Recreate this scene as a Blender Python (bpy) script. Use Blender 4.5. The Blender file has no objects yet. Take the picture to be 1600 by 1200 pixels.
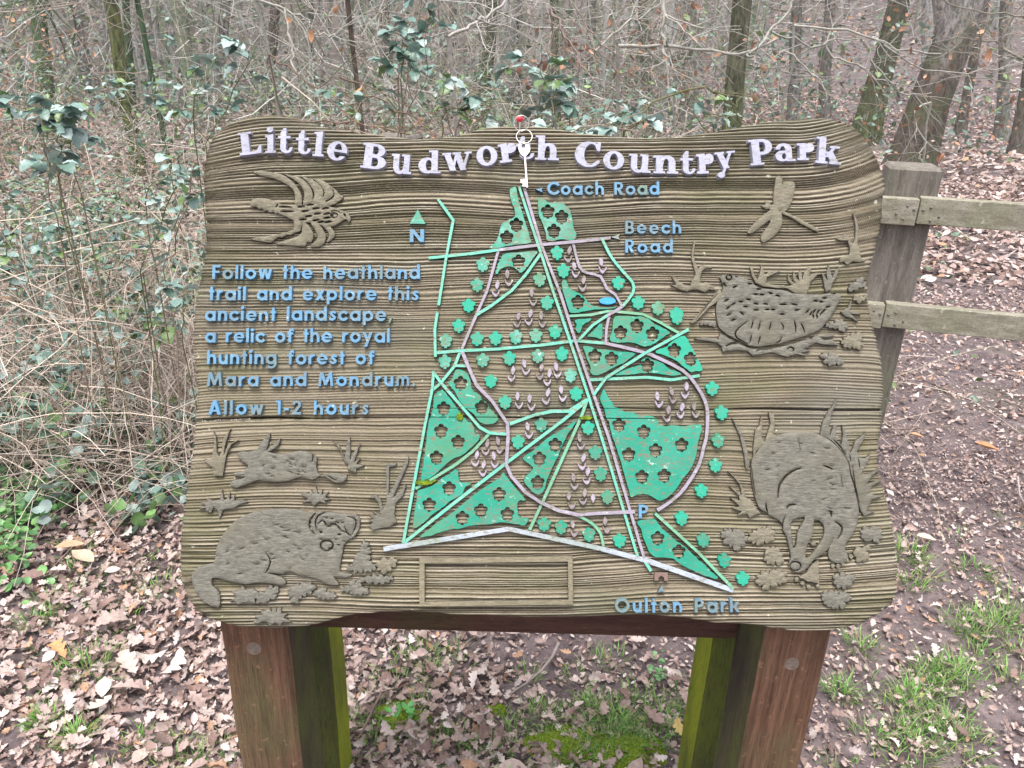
import bpy, math, random
import numpy as np
from mathutils import Vector, Matrix
from mathutils.geometry import delaunay_2d_cdt

random.seed(7); rng = np.random.default_rng(11)
SC = bpy.context.scene
COL = SC.collection

# ------------------------------------------------------------------ camera, sky, sun, exposure
FPX = 1209.0                       # focal length in photo pixels (photo is 1600 x 1200)
CAMZ = 1.55
PIT, ROL = math.radians(23.4), math.radians(1.6)
Fv = np.array([0, math.cos(PIT), -math.sin(PIT)])
U0 = np.array([0, math.sin(PIT), math.cos(PIT)]); R0 = np.array([1.0, 0, 0])
Rv = math.cos(ROL)*R0 + math.sin(ROL)*U0
Uv = -math.sin(ROL)*R0 + math.cos(ROL)*U0
CP = np.array([0, 0, CAMZ])
cam = bpy.data.cameras.new('camera'); camo = bpy.data.objects.new('camera', cam); COL.objects.link(camo)
camo.matrix_world = Matrix(((Rv[0], Uv[0], -Fv[0], 0), (Rv[1], Uv[1], -Fv[1], 0), (Rv[2], Uv[2], -Fv[2], CAMZ), (0, 0, 0, 1)))
cam.sensor_fit = 'HORIZONTAL'; cam.sensor_width = 36; cam.lens = FPX/1600*36
cam.clip_start = 0.05; cam.clip_end = 400
SC.camera = camo

SUN_EL, SUN_AZ = math.radians(76), math.radians(200)
w = bpy.data.worlds.new("World"); SC.world = w; w.use_nodes = True
nt = w.node_tree; bg = nt.nodes['Background']
sky = nt.nodes.new('ShaderNodeTexSky'); sky.sky_type = 'NISHITA'; sky.sun_disc = False
sky.sun_elevation = SUN_EL; sky.sun_rotation = SUN_AZ; sky.dust_density = 4; sky.air_density = 1.0
hs = nt.nodes.new('ShaderNodeHueSaturation'); hs.inputs['Saturation'].default_value = 0.34   # overcast: greyed sky
nt.links.new(sky.outputs[0], hs.inputs['Color']); nt.links.new(hs.outputs[0], bg.inputs[0])
bg.inputs[1].default_value = 0.15
sl = bpy.data.lights.new('sun', 'SUN'); sl.energy = 1.5; sl.angle = math.radians(24); sl.color = (1, .985, .96)
so = bpy.data.objects.new('sun', sl); COL.objects.link(so)
# lamp -Z axis points away from the bright part of the cloud, high and slightly behind the camera
sd = Vector((math.sin(SUN_AZ)*math.cos(SUN_EL), math.cos(SUN_AZ)*math.cos(SUN_EL), math.sin(SUN_EL)))
so.rotation_euler = (-sd).to_track_quat('-Z', 'Y').to_euler()
SC.view_settings.view_transform = 'Standard'; SC.view_settings.look = 'None'
SC.view_settings.gamma = 1; SC.view_settings.use_curve_mapping = False
SC.view_settings.exposure = 1.5
SC.render.engine = 'CYCLES'
SC.cycles.max_bounces = 5; SC.cycles.diffuse_bounces = 3; SC.cycles.glossy_bounces = 2

# ------------------------------------------------------------------ ray helpers (pixel of the photo -> place)
def ray(px, py): return Fv + (px-800)/FPX*Rv - (py-600)/FPX*Uv
def atY(px, py, Y):
    d = ray(px, py); return CP + d*(Y/d[1])
def G(px, py, z=0.0):
    d = ray(px, py); return CP + d*((z-CAMZ)/d[2])
TILT = math.radians(28); BROT = math.radians(1.6); BD = 1.2
bn = np.array([0, -math.cos(TILT), math.sin(TILT)])
X0 = np.array([1.0, 0, 0]); Y0 = np.array([0, math.sin(TILT), math.cos(TILT)])
bx = math.cos(BROT)*X0 + math.sin(BROT)*Y0; by = -math.sin(BROT)*X0 + math.cos(BROT)*Y0
_d = ray(845, 590); BC = CP + _d*BD
def pb(px, py):                                    # photo pixel -> board coordinates (metres)
    d = ray(px, py); t = np.dot(BC-CP, bn)/np.dot(d, bn); q = CP + d*t - BC
    return (float(np.dot(q, bx)), float(np.dot(q, by)))
ROOT = np.array([0.02, 1.14, 0.0])
BM = Matrix(((bx[0], by[0], bn[0], BC[0]-ROOT[0]), (bx[1], by[1], bn[1], BC[1]-ROOT[1]), (bx[2], by[2], bn[2], BC[2]-ROOT[2]), (0, 0, 0, 1)))

# ------------------------------------------------------------------ materials
def nodes(m): return m.node_tree.nodes, m.node_tree.links
def new_mat(name, rough=.8, spec=.3):
    m = bpy.data.materials.new(name); m.use_nodes = True
    b = m.node_tree.nodes['Principled BSDF']; b.inputs['Roughness'].default_value = rough
    b.inputs['Specular IOR Level'].default_value = spec
    return m, b
def c4(c): return (c[0], c[1], c[2], 1)
def noise(N, L, scale, detail=4, coord=None, stretch=None, rough=.6):
    n = N.new('ShaderNodeTexNoise'); n.inputs['Scale'].default_value = scale
    n.inputs['Detail'].default_value = detail; n.inputs['Roughness'].default_value = rough
    if coord is not None:
        if stretch:
            mp = N.new('ShaderNodeMapping'); mp.inputs['Scale'].default_value = stretch
            L.new(coord, mp.inputs[0]); L.new(mp.outputs[0], n.inputs['Vector'])
        else: L.new(coord, n.inputs['Vector'])
    return n.outputs[0]
def ramp(N, L, f, stops):
    r = N.new('ShaderNodeValToRGB'); e = r.color_ramp.elements
    while len(e) < len(stops): e.new(.5)
    for i, (p, c) in enumerate(stops):
        e[i].position = p; e[i].color = c4(c) if isinstance(c, tuple) else (c, c, c, 1)
    L.new(f, r.inputs[0]); return r.outputs[0]
def mix(N, L, f, a, b, mode='MIX'):
    m = N.new('ShaderNodeMix'); m.data_type = 'RGBA'; m.blend_type = mode
    for k, v in ((0, f), (6, a), (7, b)):
        if hasattr(v, 'links') or hasattr(v, 'is_linked'): L.new(v, m.inputs[k])
        else: m.inputs[k].default_value = v if k == 0 else c4(v)
    return m.outputs[2]
def bump(N, L, h, dist, b, strength=1.0):
    n = N.new('ShaderNodeBump'); n.inputs['Distance'].default_value = dist; n.inputs['Strength'].default_value = strength
    L.new(h, n.inputs['Height']); L.new(n.outputs[0], b.inputs['Normal'])
def objco(N): return N.new('ShaderNodeTexCoord').outputs['Object']
def geopos(N): return N.new('ShaderNodeNewGeometry').outputs['Position']

def m_board():
    m, b = new_mat('weathered_board_wood', .85, .2); N, L = nodes(m); co = objco(N)
    at = N.new('ShaderNodeAttribute'); at.attribute_name = 'grain'
    fine = noise(N, L, 110, 8, co, (1.6, 6, 1), .85)
    big = noise(N, L, 5, 4, co, (1, 2.2, 1))
    base = ramp(N, L, at.outputs['Fac'], [(0, (.030, .021, .013)), (.28, (.095, .071, .045)), (.55, (.205, .165, .112)), (.85, (.33, .28, .205)), (1, (.48, .43, .34))])
    c = mix(N, L, ramp(N, L, fine, [(.40, 0.0), (.75, .6)]), base, (.27, .24, .18))
    c = mix(N, L, ramp(N, L, fine, [(.30, .9), (.48, 0.0)]), c, (.045, .036, .026))
    c = mix(N, L, ramp(N, L, big, [(.45, 0.0), (.68, .55)]), c, (.105, .105, .042))            # algae
    big2 = noise(N, L, 3.1, 5, co, (1, 1.8, 2))
    dk = noise(N, L, 4.3, 6, co, (.8, 1.5, 3))
    c = mix(N, L, ramp(N, L, dk, [(.55, 0.0), (.70, .5)]), c, (.075, .062, .038))
    c = mix(N, L, ramp(N, L, big2, [(.5, 0.0), (.7, .45)]), c, (.21, .20, .17))               # grey bleached
    sp = noise(N, L, 95, 2, co)
    c = mix(N, L, ramp(N, L, sp, [(.70, 0.0), (.75, .8)]), c, (.55, .54, .42))                # lichen flecks
    L.new(c, b.inputs['Base Color']); bump(N, L, fine, .0022, b)
    return m
def m_carve(name, dark, lite, edge=(.3, .27, .2)):
    m, b = new_mat(name, .85, .2); N, L = nodes(m); co = objco(N)
    oi = N.new('ShaderNodeObjectInfo').outputs['Random']
    fine = noise(N, L, 90, 8, co, (1.0, 5, 1), .85)
    c = mix(N, L, ramp(N, L, fine, [(.36, 0.0), (.62, 1.0)]), dark, lite)
    big = noise(N, L, 9, 3, co)
    c = mix(N, L, ramp(N, L, big, [(.50, 0.0), (.68, .5)]), c, (.125, .115, .075))
    c = mix(N, L, ramp(N, L, noise(N, L, 120, 2, co, (.4, 1.6, 1)), [(.64, 0.0), (.74, .45)]), c, (.30, .29, .22))
    L.new(c, b.inputs['Base Color']); bump(N, L, fine, .002, b)
    return m
def m_paint(name, col, pale, wood=(.2, .16, .1), wear=.5, algae=0.0):
    m, b = new_mat(name, .55, .35); N, L = nodes(m); gp = geopos(N)
    fine = noise(N, L, 90, 5, gp, (1, 1.2, 1.6), .65)
    mid = noise(N, L, 28, 4, gp); big = noise(N, L, 10, 3, gp)
    c = mix(N, L, ramp(N, L, mid, [(.42, 0.0), (.64, .8*wear+.1)]), col, pale)
    c = mix(N, L, ramp(N, L, fine, [(.62, 0.0), (.70, wear)]), c, (.58, .60, .55))
    pk = noise(N, L, 210, 5, gp, (.5, 1.2, 1.2), .7)
    c = mix(N, L, ramp(N, L, pk, [(.60-.07*wear, 0.0), (.635-.07*wear, .95)]), c, wood)
    c = mix(N, L, ramp(N, L, noise(N, L, 16, 6, gp, (1, 1, 1), .7), [(.50, 0.0), (.66, .28+.25*wear)]), c, (.12, .12, .085))
    if algae: c = mix(N, L, ramp(N, L, big, [(.5, 0.0), (.66, algae)]), c, (.12, .17, .06))
    L.new(c, b.inputs['Base Color']); bump(N, L, fine, .0008, b)
    return m
def m_timber(name, a, bcol, green, gstart, gend, stretch=(9, 9, .7), scale=6):
    m, b = new_mat(name, .8, .25); N, L = nodes(m); co = objco(N)
    g = noise(N, L, scale, 7, co, stretch, .65)
    c = ramp(N, L, g, [(.32, a), (.66, bcol)])
    al = noise(N, L, 3.5, 4, co, (1.5, 1.5, .7))
    c = mix(N, L, ramp(N, L, al, [(gstart, 0.0), (gend, .92)]), c, green)
    st = noise(N, L, scale*2.4, 5, co, stretch, .7)
    c = mix(N, L, ramp(N, L, st, [(.28, .7), (.4, 0.0)]), c, (a[0]*.35, a[1]*.35, a[2]*.35))
    fg = noise(N, L, scale*9, 8, co, stretch, .75)
    c = mix(N, L, ramp(N, L, fg, [(.36, .75), (.50, 0.0)]), c, (a[0]*.45, a[1]*.45, a[2]*.45))
    c = mix(N, L, ramp(N, L, noise(N, L, 70, 3, co), [(.62, 0.0), (.72, .5)]), c, (bcol[0]*1.5, bcol[1]*1.55, bcol[2]*1.6))
    L.new(c, b.inputs['Base Color']); bump(N, L, fg, .003, b, .9)
    return m
def m_attr(name, rough=.75, spec=.25, nscale=60, amt=.35, trans=0.0, sheen=0.0):
    m, b = new_mat(name, rough, spec); N, L = nodes(m)
    at = N.new('ShaderNodeAttribute'); at.attribute_name = 'Col'
    n = noise(N, L, nscale, 4, geopos(N))
    f = ramp(N, L, n, [(.3, 1-amt), (.7, 1+amt*.0)])
    c = mix(N, L, 1.0, at.outputs['Color'], f, 'MULTIPLY')
    L.new(c, b.inputs['Base Color'])
    if trans:
        out = N['Material Output']; tr = N.new('ShaderNodeBsdfTranslucent'); L.new(c, tr.inputs[0])
        ms = N.new('ShaderNodeMixShader'); ms.inputs[0].default_value = trans
        L.new(b.outputs[0], ms.inputs[1]); L.new(tr.outputs[0], ms.inputs[2]); L.new(ms.outputs[0], out.inputs[0])
    return m
M = {}
M['board'] = m_board()
M['carve'] = m_carve('carved_relief_wood', (.060, .055, .045), (.205, .192, .158))
M['carve_light'] = m_carve('carved_relief_wood_pale', (.075, .066, .047), (.25, .22, .16))
M['frame'] = m_carve('raised_frame_wood', (.12, .10, .065), (.27, .235, .16))
M['title'] = m_paint('lilac_white_paint', (.30, .295, .385), (.25, .25, .30), (.20, .18, .155), .5)
M['blue'] = m_paint('sky_blue_paint', (.078, .20, .325), (.12, .235, .315), (.15, .145, .115), .6)
M['blue_worn'] = m_paint('worn_blue_paint', (.085, .165, .23), (.13, .17, .17), (.14, .14, .11), .75, .5)
M['green'] = m_paint('woodland_green_paint', (.006, .20, .128), (.035, .25, .175), (.14, .12, .08), .55, .3)
M['green_pure'] = m_paint('bright_tree_green_paint', (.008, .26, .165), (.03, .28, .20), (.14, .14, .09), .3)
M['green_worn'] = m_paint('worn_green_paint', (.02, .215, .14), (.12, .32, .25), (.14, .13, .08), .9, .3)
M['mint'] = m_paint('mint_paint', (.10, .37, .275), (.19, .39, .31), (.18, .16, .11), .45, .2)
M['mint_dull'] = m_paint('dull_mint_paint', (.11, .31, .19), (.17, .35, .24), (.17, .16, .11), .6, .5)
M['lilac'] = m_paint('lilac_paint', (.25, .215, .27), (.28, .25, .28), (.17, .14, .12), .6)
M['heather'] = m_paint('heather_lilac_paint', (.275, .23, .285), (.33, .29, .32), (.15, .12, .09), .65)
M['heather_worn'] = m_paint('worn_heather_paint', (.19, .155, .165), (.25, .21, .21), (.12, .095, .075), 1.0)
M['white'] = m_paint('white_road_paint', (.31, .34, .41), (.27, .29, .30), (.2, .18, .13), .7, .4)
M['pond'] = m_paint('pond_blue_paint', (.012, .26, .54), (.03, .32, .56), (.1, .25, .4), .1)
M['brown'] = m_paint('brown_paint', (.17, .10, .085), (.21, .14, .12), (.11, .075, .06), .4)
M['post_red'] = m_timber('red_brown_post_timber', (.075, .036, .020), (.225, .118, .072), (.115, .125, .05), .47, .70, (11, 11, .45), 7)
M['post_side'] = m_timber('shaded_algae_post_side', (.035, .026, .020), (.085, .062, .045), (.12, .14, .025), .42, .66)  # green is algae; the darker brown has the side faces' shade painted in
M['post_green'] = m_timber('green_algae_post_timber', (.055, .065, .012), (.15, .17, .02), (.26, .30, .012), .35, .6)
M['post_shade'] = m_timber('shaded_green_post_timber', (.03, .03, .013), (.08, .075, .035), (.10, .12, .015), .4, .65)  # shade on the rear posts' front faces is painted into this tone
M['bar'] = m_timber('dark_red_bar_timber', (.05, .02, .014), (.11, .05, .036), (.06, .06, .015), .5, .72, (.7, 9, 9))
M['plug'] = m_timber('wood_plug', (.16, .115, .09), (.32, .25, .20), (.22, .2, .15), .6, .8, (4, 9, 9), 20)
M['fence'] = m_timber('grey_fence_timber', (.10, .085, .072), (.235, .205, .175), (.13, .14, .085), .5, .75)
M['rail'] = m_timber('pale_fence_rail_timber', (.16, .14, .10), (.36, .33, .26), (.19, .20, .12), .48, .75, (.7, 9, 9))
m, b = new_mat('bright_key_metal', .38, .5); b.inputs['Metallic'].default_value = 1; b.inputs['Base Color'].default_value = (.50, .46, .43, 1); M['key'] = m
N, L = nodes(m); bump(N, L, noise(N, L, 300, 3, objco(N)), .0003, b, .5)
m, b = new_mat('red_plastic', .3, .5); N, L = nodes(m)
L.new(ramp(N, L, noise(N, L, 200, 2, objco(N)), [(.3, (.5, .015, .04)), (.7, (.62, .03, .06))]), b.inputs['Base Color']); M['red'] = m
m, b = new_mat('steel_nail', .5, .5); N, L = nodes(m); b.inputs['Metallic'].default_value = .8
L.new(ramp(N, L, noise(N, L, 200, 2, objco(N)), [(.3, (.10, .08, .07)), (.7, (.25, .23, .22))]), b.inputs['Base Color']); M['nail'] = m
M['litter'] = m_attr('dead_leaf', .7, .3, 90, .35, .12)
M['leaf'] = m_attr('bramble_leaf', .42, .5, 120, .3, .15)
M['stem'] = m_attr('dry_stem', .7, .25, 40, .35)
M['twig'] = m_attr('bare_twig_bark', .8, .2, 50, .4)
M['grass'] = m_attr('grass_blade', .5, .4, 30, .2, .25)
M['far'] = m_attr('distant_bark', .9, .1, 3, .45)

def m_bark():
    m, b = new_mat('mossy_bark', .9, .15); N, L = nodes(m); gp = geopos(N)
    at = N.new('ShaderNodeAttribute'); at.attribute_name = 'Col'
    n1 = noise(N, L, 22, 6, gp, (1, 1, .35), .7); n2 = noise(N, L, 2.2, 4, gp)
    f = ramp(N, L, n1, [(.38, .25), (.60, 1.0)])
    c = mix(N, L, 1.0, at.outputs['Color'], f, 'MULTIPLY')
    c = mix(N, L, ramp(N, L, n2, [(.5, 0.0), (.66, .5)]), c, (.06, .08, .03))
    L.new(c, b.inputs['Base Color']); bump(N, L, n1, .02, b)
    return m
M['bark'] = m_bark()
def m_ground():
    m, b = new_mat('forest_soil', .95, .15); N, L = nodes(m); gp = geopos(N)
    n1 = noise(N, L, 9, 8, gp, None, .7); n2 = noise(N, L, 1.3, 4, gp); n3 = noise(N, L, 90, 4, gp)
    c = ramp(N, L, n1, [(.3, (.055, .040, .042)), (.5, (.12, .092, .094)), (.72, (.20, .16, .158))])
    c = mix(N, L, ramp(N, L, n3, [(.58, 0.0), (.68, .7)]), c, (.24, .18, .16))
    c = mix(N, L, ramp(N, L, n2, [(.55, 0.0), (.7, .4)]), c, (.075, .085, .035))
    L.new(c, b.inputs['Base Color']); bump(N, L, n1, .03, b)
    return m
M['ground'] = m_ground()
def m_moss():
    m, b = new_mat('moss', .95, .1); N, L = nodes(m); gp = geopos(N)
    n1 = noise(N, L, 160, 5, gp, None, .7)
    L.new(ramp(N, L, n1, [(.3, (.05, .08, .008)), (.55, (.17, .25, .02)), (.75, (.34, .42, .05))]), b.inputs['Base Color'])
    bump(N, L, n1, .01, b)
    return m
M['moss'] = m_moss()
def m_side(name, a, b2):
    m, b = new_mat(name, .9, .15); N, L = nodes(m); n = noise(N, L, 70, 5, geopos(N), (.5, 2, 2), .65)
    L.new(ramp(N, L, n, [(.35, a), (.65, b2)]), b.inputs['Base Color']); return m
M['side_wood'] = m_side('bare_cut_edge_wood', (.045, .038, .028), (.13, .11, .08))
M['side_green'] = m_side('dark_green_edge', (.010, .055, .035), (.05, .12, .08))
M['side_blue'] = m_side('dark_blue_edge', (.012, .030, .05), (.04, .08, .115))
M['side_lilac'] = m_side('dark_lilac_edge', (.03, .027, .033), (.10, .09, .105))
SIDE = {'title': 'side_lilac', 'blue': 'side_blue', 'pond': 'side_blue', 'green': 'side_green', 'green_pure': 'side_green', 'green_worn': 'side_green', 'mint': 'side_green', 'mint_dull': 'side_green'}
def add_sides(me, key):  # side faces take a darker tone than the tops
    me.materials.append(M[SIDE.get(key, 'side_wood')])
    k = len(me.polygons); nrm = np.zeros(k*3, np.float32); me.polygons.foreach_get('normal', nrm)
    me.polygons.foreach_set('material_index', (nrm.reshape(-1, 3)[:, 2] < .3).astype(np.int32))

# ------------------------------------------------------------------ object helpers
def link(name, me, mat=None, parent=None):
    o = bpy.data.objects.new(name, me); COL.objects.link(o)
    if mat is not None and me is not None and len(me.materials) == 0: me.materials.append(mat)
    if parent is not None: o.parent = parent
    return o
def np_mesh(name, V, F, col=None, smooth=False):
    me = bpy.data.meshes.new(name); V = np.asarray(V, np.float32); F = np.asarray(F, np.int32)
    k = F.shape[1]
    me.vertices.add(len(V)); me.vertices.foreach_set('co', V.ravel())
    me.loops.add(F.size); me.loops.foreach_set('vertex_index', F.ravel())
    me.polygons.add(len(F)); me.polygons.foreach_set('loop_start', np.arange(0, F.size, k, dtype=np.int32))
    if smooth: me.polygons.foreach_set('use_smooth', np.ones(len(F), bool))
    me.update(calc_edges=True); me.validate()
    if col is not None:
        a = me.color_attributes.new('Col', 'FLOAT_COLOR', 'POINT')
        cc = np.ones((len(V), 4), np.float32); cc[:, :3] = col
        a.data.foreach_set('color', cc.ravel())
    return me
def pmesh(name, V, F, smooth=False):
    me = bpy.data.meshes.new(name); me.from_pydata([tuple(map(float, v)) for v in V], [], [tuple(map(int, f)) for f in F]); me.update()
    if smooth: me.polygons.foreach_set('use_smooth', [True]*len(me.polygons))
    return me
def empty(name, loc, label, cat, group=None):
    o = bpy.data.objects.new(name, None); COL.objects.link(o); o.location = tuple(map(float, loc)); o.empty_display_size = .1
    o['label'] = label; o['category'] = cat
    if group: o['group'] = group
    return o
def tag(o, label=None, cat=None, group=None, kind=None):
    if label: o['label'] = label
    if cat: o['category'] = cat
    if group: o['group'] = group
    if kind: o['kind'] = kind
    return o
def boxv(c, ax, ay, az, hx, hy, hz, jit=0):
    """bevelled box, centre c, unit axes, half sizes -> V, F"""
    bv = min(hx, hy, hz)*.12
    V = []
    for sx in (-1, 1):
        for sy in (-1, 1):
            for sz in (-1, 1):
                for k in range(3):
                    e = [hx, hy, hz]; e = [e[i]-(bv if i != k else 0) for i in range(3)]
                    V.append(np.array(c)+np.array(ax)*sx*e[0]+np.array(ay)*sy*e[1]+np.array(az)*sz*e[2])
    V = np.array(V)
    from_hull = V
    return from_hull
import bmesh
def hull_mesh(name, V):
    bm = bmesh.new()
    for v in V: bm.verts.new(tuple(map(float, v)))
    r = bmesh.ops.convex_hull(bm, input=list(bm.verts))
    bmesh.ops.dissolve_limit(bm, angle_limit=.02, verts=bm.verts, edges=bm.edges)
    bmesh.ops.recalc_face_normals(bm, faces=bm.faces)
    me = bpy.data.meshes.new(name); bm.to_mesh(me); bm.free(); return me

# ------------------------------------------------------------------ 2-D shapes -> raised pieces
# smooth value noise
def vnoise(x, y, seed, N=64):
    r = np.random.default_rng(seed).random((N, N)); xi = np.floor(x).astype(int); yi = np.floor(y).astype(int)
    fx, fy = x-xi, y-yi; fx = fx*fx*(3-2*fx); fy = fy*fy*(3-2*fy)
    g = lambda a, b_: r[a % N, b_ % N]
    return (g(xi, yi)*(1-fx)+g(xi+1, yi)*fx)*(1-fy)+(g(xi, yi+1)*(1-fx)+g(xi+1, yi+1)*fx)*fy*1.0
def n1(x, seed, N=1024):
    r = np.random.default_rng(seed).random(N); xi = np.floor(x).astype(int); f = x-xi; f = f*f*(3-2*f)
    return r[xi % N]*(1-f)+r[(xi+1) % N]*f

def pin(P, poly):
    x, y = P[:, 0][:, None], P[:, 1][:, None]
    a = np.asarray(poly); bq = np.roll(a, -1, 0)
    c = ((a[:, 1] > y) != (bq[:, 1] > y)) & (x < (bq[:, 0]-a[:, 0])*(y-a[:, 1])/(bq[:, 1]-a[:, 1]+1e-12)+a[:, 0])
    return c.sum(1) % 2 == 1
def shape_mesh(name, ops, h, z0=-.003, bev=.0004, out=.0004, scale=1000.0, grid=0.0, rnd=0.0):
    """ops: list of (+1/-1, polygon). Boolean fold, triangulated, extruded with a small bevel."""
    vs, es = [], []
    for s, p in ops:
        n0 = len(vs); vs += [Vector((float(q[0])*scale, float(q[1])*scale)) for q in p]
        es += [(n0+i, n0+(i+1) % len(p)) for i in range(len(p))]
    nb = len(vs)
    if grid:
        allp = np.array([q for s, p in ops for q in p]); lo, hi = allp.min(0), allp.max(0)
        gx, gy = np.meshgrid(np.arange(lo[0], hi[0], grid), np.arange(lo[1], hi[1], grid)); gp_ = np.c_[gx.ravel(), gy.ravel()]+rng.uniform(-.25, .25, (gx.size, 2))*grid
        vs += [Vector((float(q[0])*scale, float(q[1])*scale)) for q in gp_]
    r = delaunay_2d_cdt(vs, es, [], 0, 1e-4)
    P = np.array([(v.x, v.y) for v in r[0]]); T = np.array([f for f in r[2] if len(f) == 3])
    C = P[T].mean(1); ins = np.zeros(len(T), bool)
    for s, p in ops:
        q = pin(C, np.asarray(p, float)*scale)
        ins = (ins | q) if s > 0 else (ins & ~q)
    T = T[ins]
    a = P[T]; area = (a[:, 1, 0]-a[:, 0, 0])*(a[:, 2, 1]-a[:, 0, 1])-(a[:, 1, 1]-a[:, 0, 1])*(a[:, 2, 0]-a[:, 0, 0])
    T[area < 0] = T[area < 0][:, ::-1]
    T = T[np.abs(area) > 1e-7]
    P = P/scale
    ed = {}
    for t in T:
        for i in range(3): ed[(int(t[i]), int(t[(i+1) % 3]))] = 1
    bd = [e for e in ed if (e[1], e[0]) not in ed]
    nrm = np.zeros_like(P)
    for i, j in bd:
        d = P[j]-P[i]; L_ = np.hypot(*d)+1e-12; n = np.array([d[1], -d[0]])/L_
        nrm[i] += n; nrm[j] += n
    l = np.hypot(nrm[:, 0], nrm[:, 1]); nz = l > 1e-6; nrm[nz] /= l[nz][:, None]
    used = sorted(set(T.ravel().tolist())); mp = {u: k for k, u in enumerate(used)}
    zt = np.full(len(P), h)
    if rnd and len(bd):
        A_ = np.array([P[i] for i, j in bd]); B_ = np.array([P[j] for i, j in bd]); Pu = P[used]; D = np.full(len(Pu), 9.0)
        for q0 in range(0, len(A_), 200):
            a_, b2 = A_[q0:q0+200], B_[q0:q0+200]; ab = b2-a_; tt = np.clip(((Pu[:, None]-a_)*ab).sum(2)/((ab**2).sum(1)+1e-15), 0, 1)
            D = np.minimum(D, np.linalg.norm(Pu[:, None]-(a_+tt[..., None]*ab), axis=2).min(1))
        zt[used] = h-rnd*np.exp(-D/.0028)+rnd*.45*(vnoise(Pu[:, 0]*90+40, Pu[:, 1]*160+40, 90)-.5)
    V = [(P[u][0]-nrm[u][0]*bev, P[u][1]-nrm[u][1]*bev, zt[u]) for u in used]
    F = [tuple(mp[int(x)] for x in t) for t in T]
    bv = sorted({e[0] for e in bd} | {e[1] for e in bd}); n0 = len(V); m1 = {u: n0+k for k, u in enumerate(bv)}
    V += [(P[u][0], P[u][1], zt[u]-.0006) for u in bv]
    n1 = len(V); m2 = {u: n1+k for k, u in enumerate(bv)}
    V += [(P[u][0]+nrm[u][0]*out, P[u][1]+nrm[u][1]*out, z0) for u in bv]
    for i, j in bd:
        F.append((m1[i], m1[j], mp[j], mp[i])); F.append((m2[i], m2[j], m1[j], m1[i]))
    return V, F
def ell(cx, cy, rx, ry, n=22): return [(cx+rx*math.cos(2*math.pi*i/n), cy+ry*math.sin(2*math.pi*i/n)) for i in range(n)]
def rect(a, b_, c, d): return [(a, b_), (c, b_), (c, d), (a, d)]
def seg(p, q, w0, w1=None, ext=0.0):
    w1 = w0 if w1 is None else w1
    p, q = np.array(p, float), np.array(q, float); d = q-p; d /= np.hypot(*d)+1e-12; n = np.array([-d[1], d[0]])
    p = p-d*ext; q = q+d*ext
    return [tuple(p+n*w0/2), tuple(p-n*w0/2), tuple(q-n*w1/2), tuple(q+n*w1/2)]
def stroke(pts, w, sg=1):
    o = []
    for i in range(len(pts)-1): o.append((sg, seg(pts[i], pts[i+1], w, None, 0)))
    for p in pts[1:-1]: o.append((sg, ell(p[0]+.0013*w, p[1]-.0017*w, w*.497, w*.497, 11)))
    return o
def smooth(pts, sub=3, closed=True):
    P = np.array(pts, float); n = len(P); o = []
    for i in range(n if closed else n-1):
        if closed: p0, p1, p2, p3 = P[i-1], P[i], P[(i+1) % n], P[(i+2) % n]
        else: p0, p1, p2, p3 = P[max(i-1, 0)], P[i], P[i+1], P[min(i+2, n-1)]
        for k in range(sub):
            t = k/sub
            o.append(tuple(.5*((2*p1)+(-p0+p2)*t+(2*p0-5*p1+4*p2-p3)*t*t+(-p0+3*p1-3*p2+p3)*t**3)))
    if not closed: o.append(tuple(P[-1]))
    return o
CR = {'A': (300, 160, 4), 'B': (640, 160, 4), 'C': (1000, 160, 4), 'E': (280, 640, 3.4275), '1': (600, 270, 16/3), '2': (820, 270, 16/3),
      '3': (600, 460, 16/3), '4': (860, 460, 16/3), '5': (600, 660, 16/3), '6': (820, 660, 16/3), '7': (940, 760, 16/3),
      'L': (1030, 360, 4.2865), 'G': (1090, 630, 10/3), 'P': (0, 0, 1)}
def cr(k, pts):
    a, b_, s = CR[k]; return [(a+x/s, b_+y/s) for x, y in pts]

sign = empty('information_sign', ROOT, 'wooden park map board with raised painted map and animals on four short timber posts', 'information sign')
def part(name, V, F, mat, loc=(0, 0, 0), label=None):
    me = pmesh(name, V, F); o = link(name, me, mat, sign)
    o.matrix_local = BM @ Matrix.Translation(loc)
    if label: o['label'] = label
    return o
zc = [0]
def relief(name, ops, mat, label=None, h=.0066, grid=0.0, rnd=0.0):
    """ops in photo pixels"""
    zc[0] += 1; h = h+.00007*(zc[0] % 11)
    ops = [(s, [pb(*q) for q in p]) for s, p in ops]
    allp = np.array([q for s, p in ops if s > 0 for q in p]); c = allp.mean(0)
    ops = [(s, [(q[0]-c[0], q[1]-c[1]) for q in p]) for s, p in ops]
    V, F = shape_mesh(name, ops, h, grid=grid, rnd=rnd)
    o = part(name, V, F, M[mat], (c[0], c[1], 0), label); add_sides(o.data, mat); return o

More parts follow.
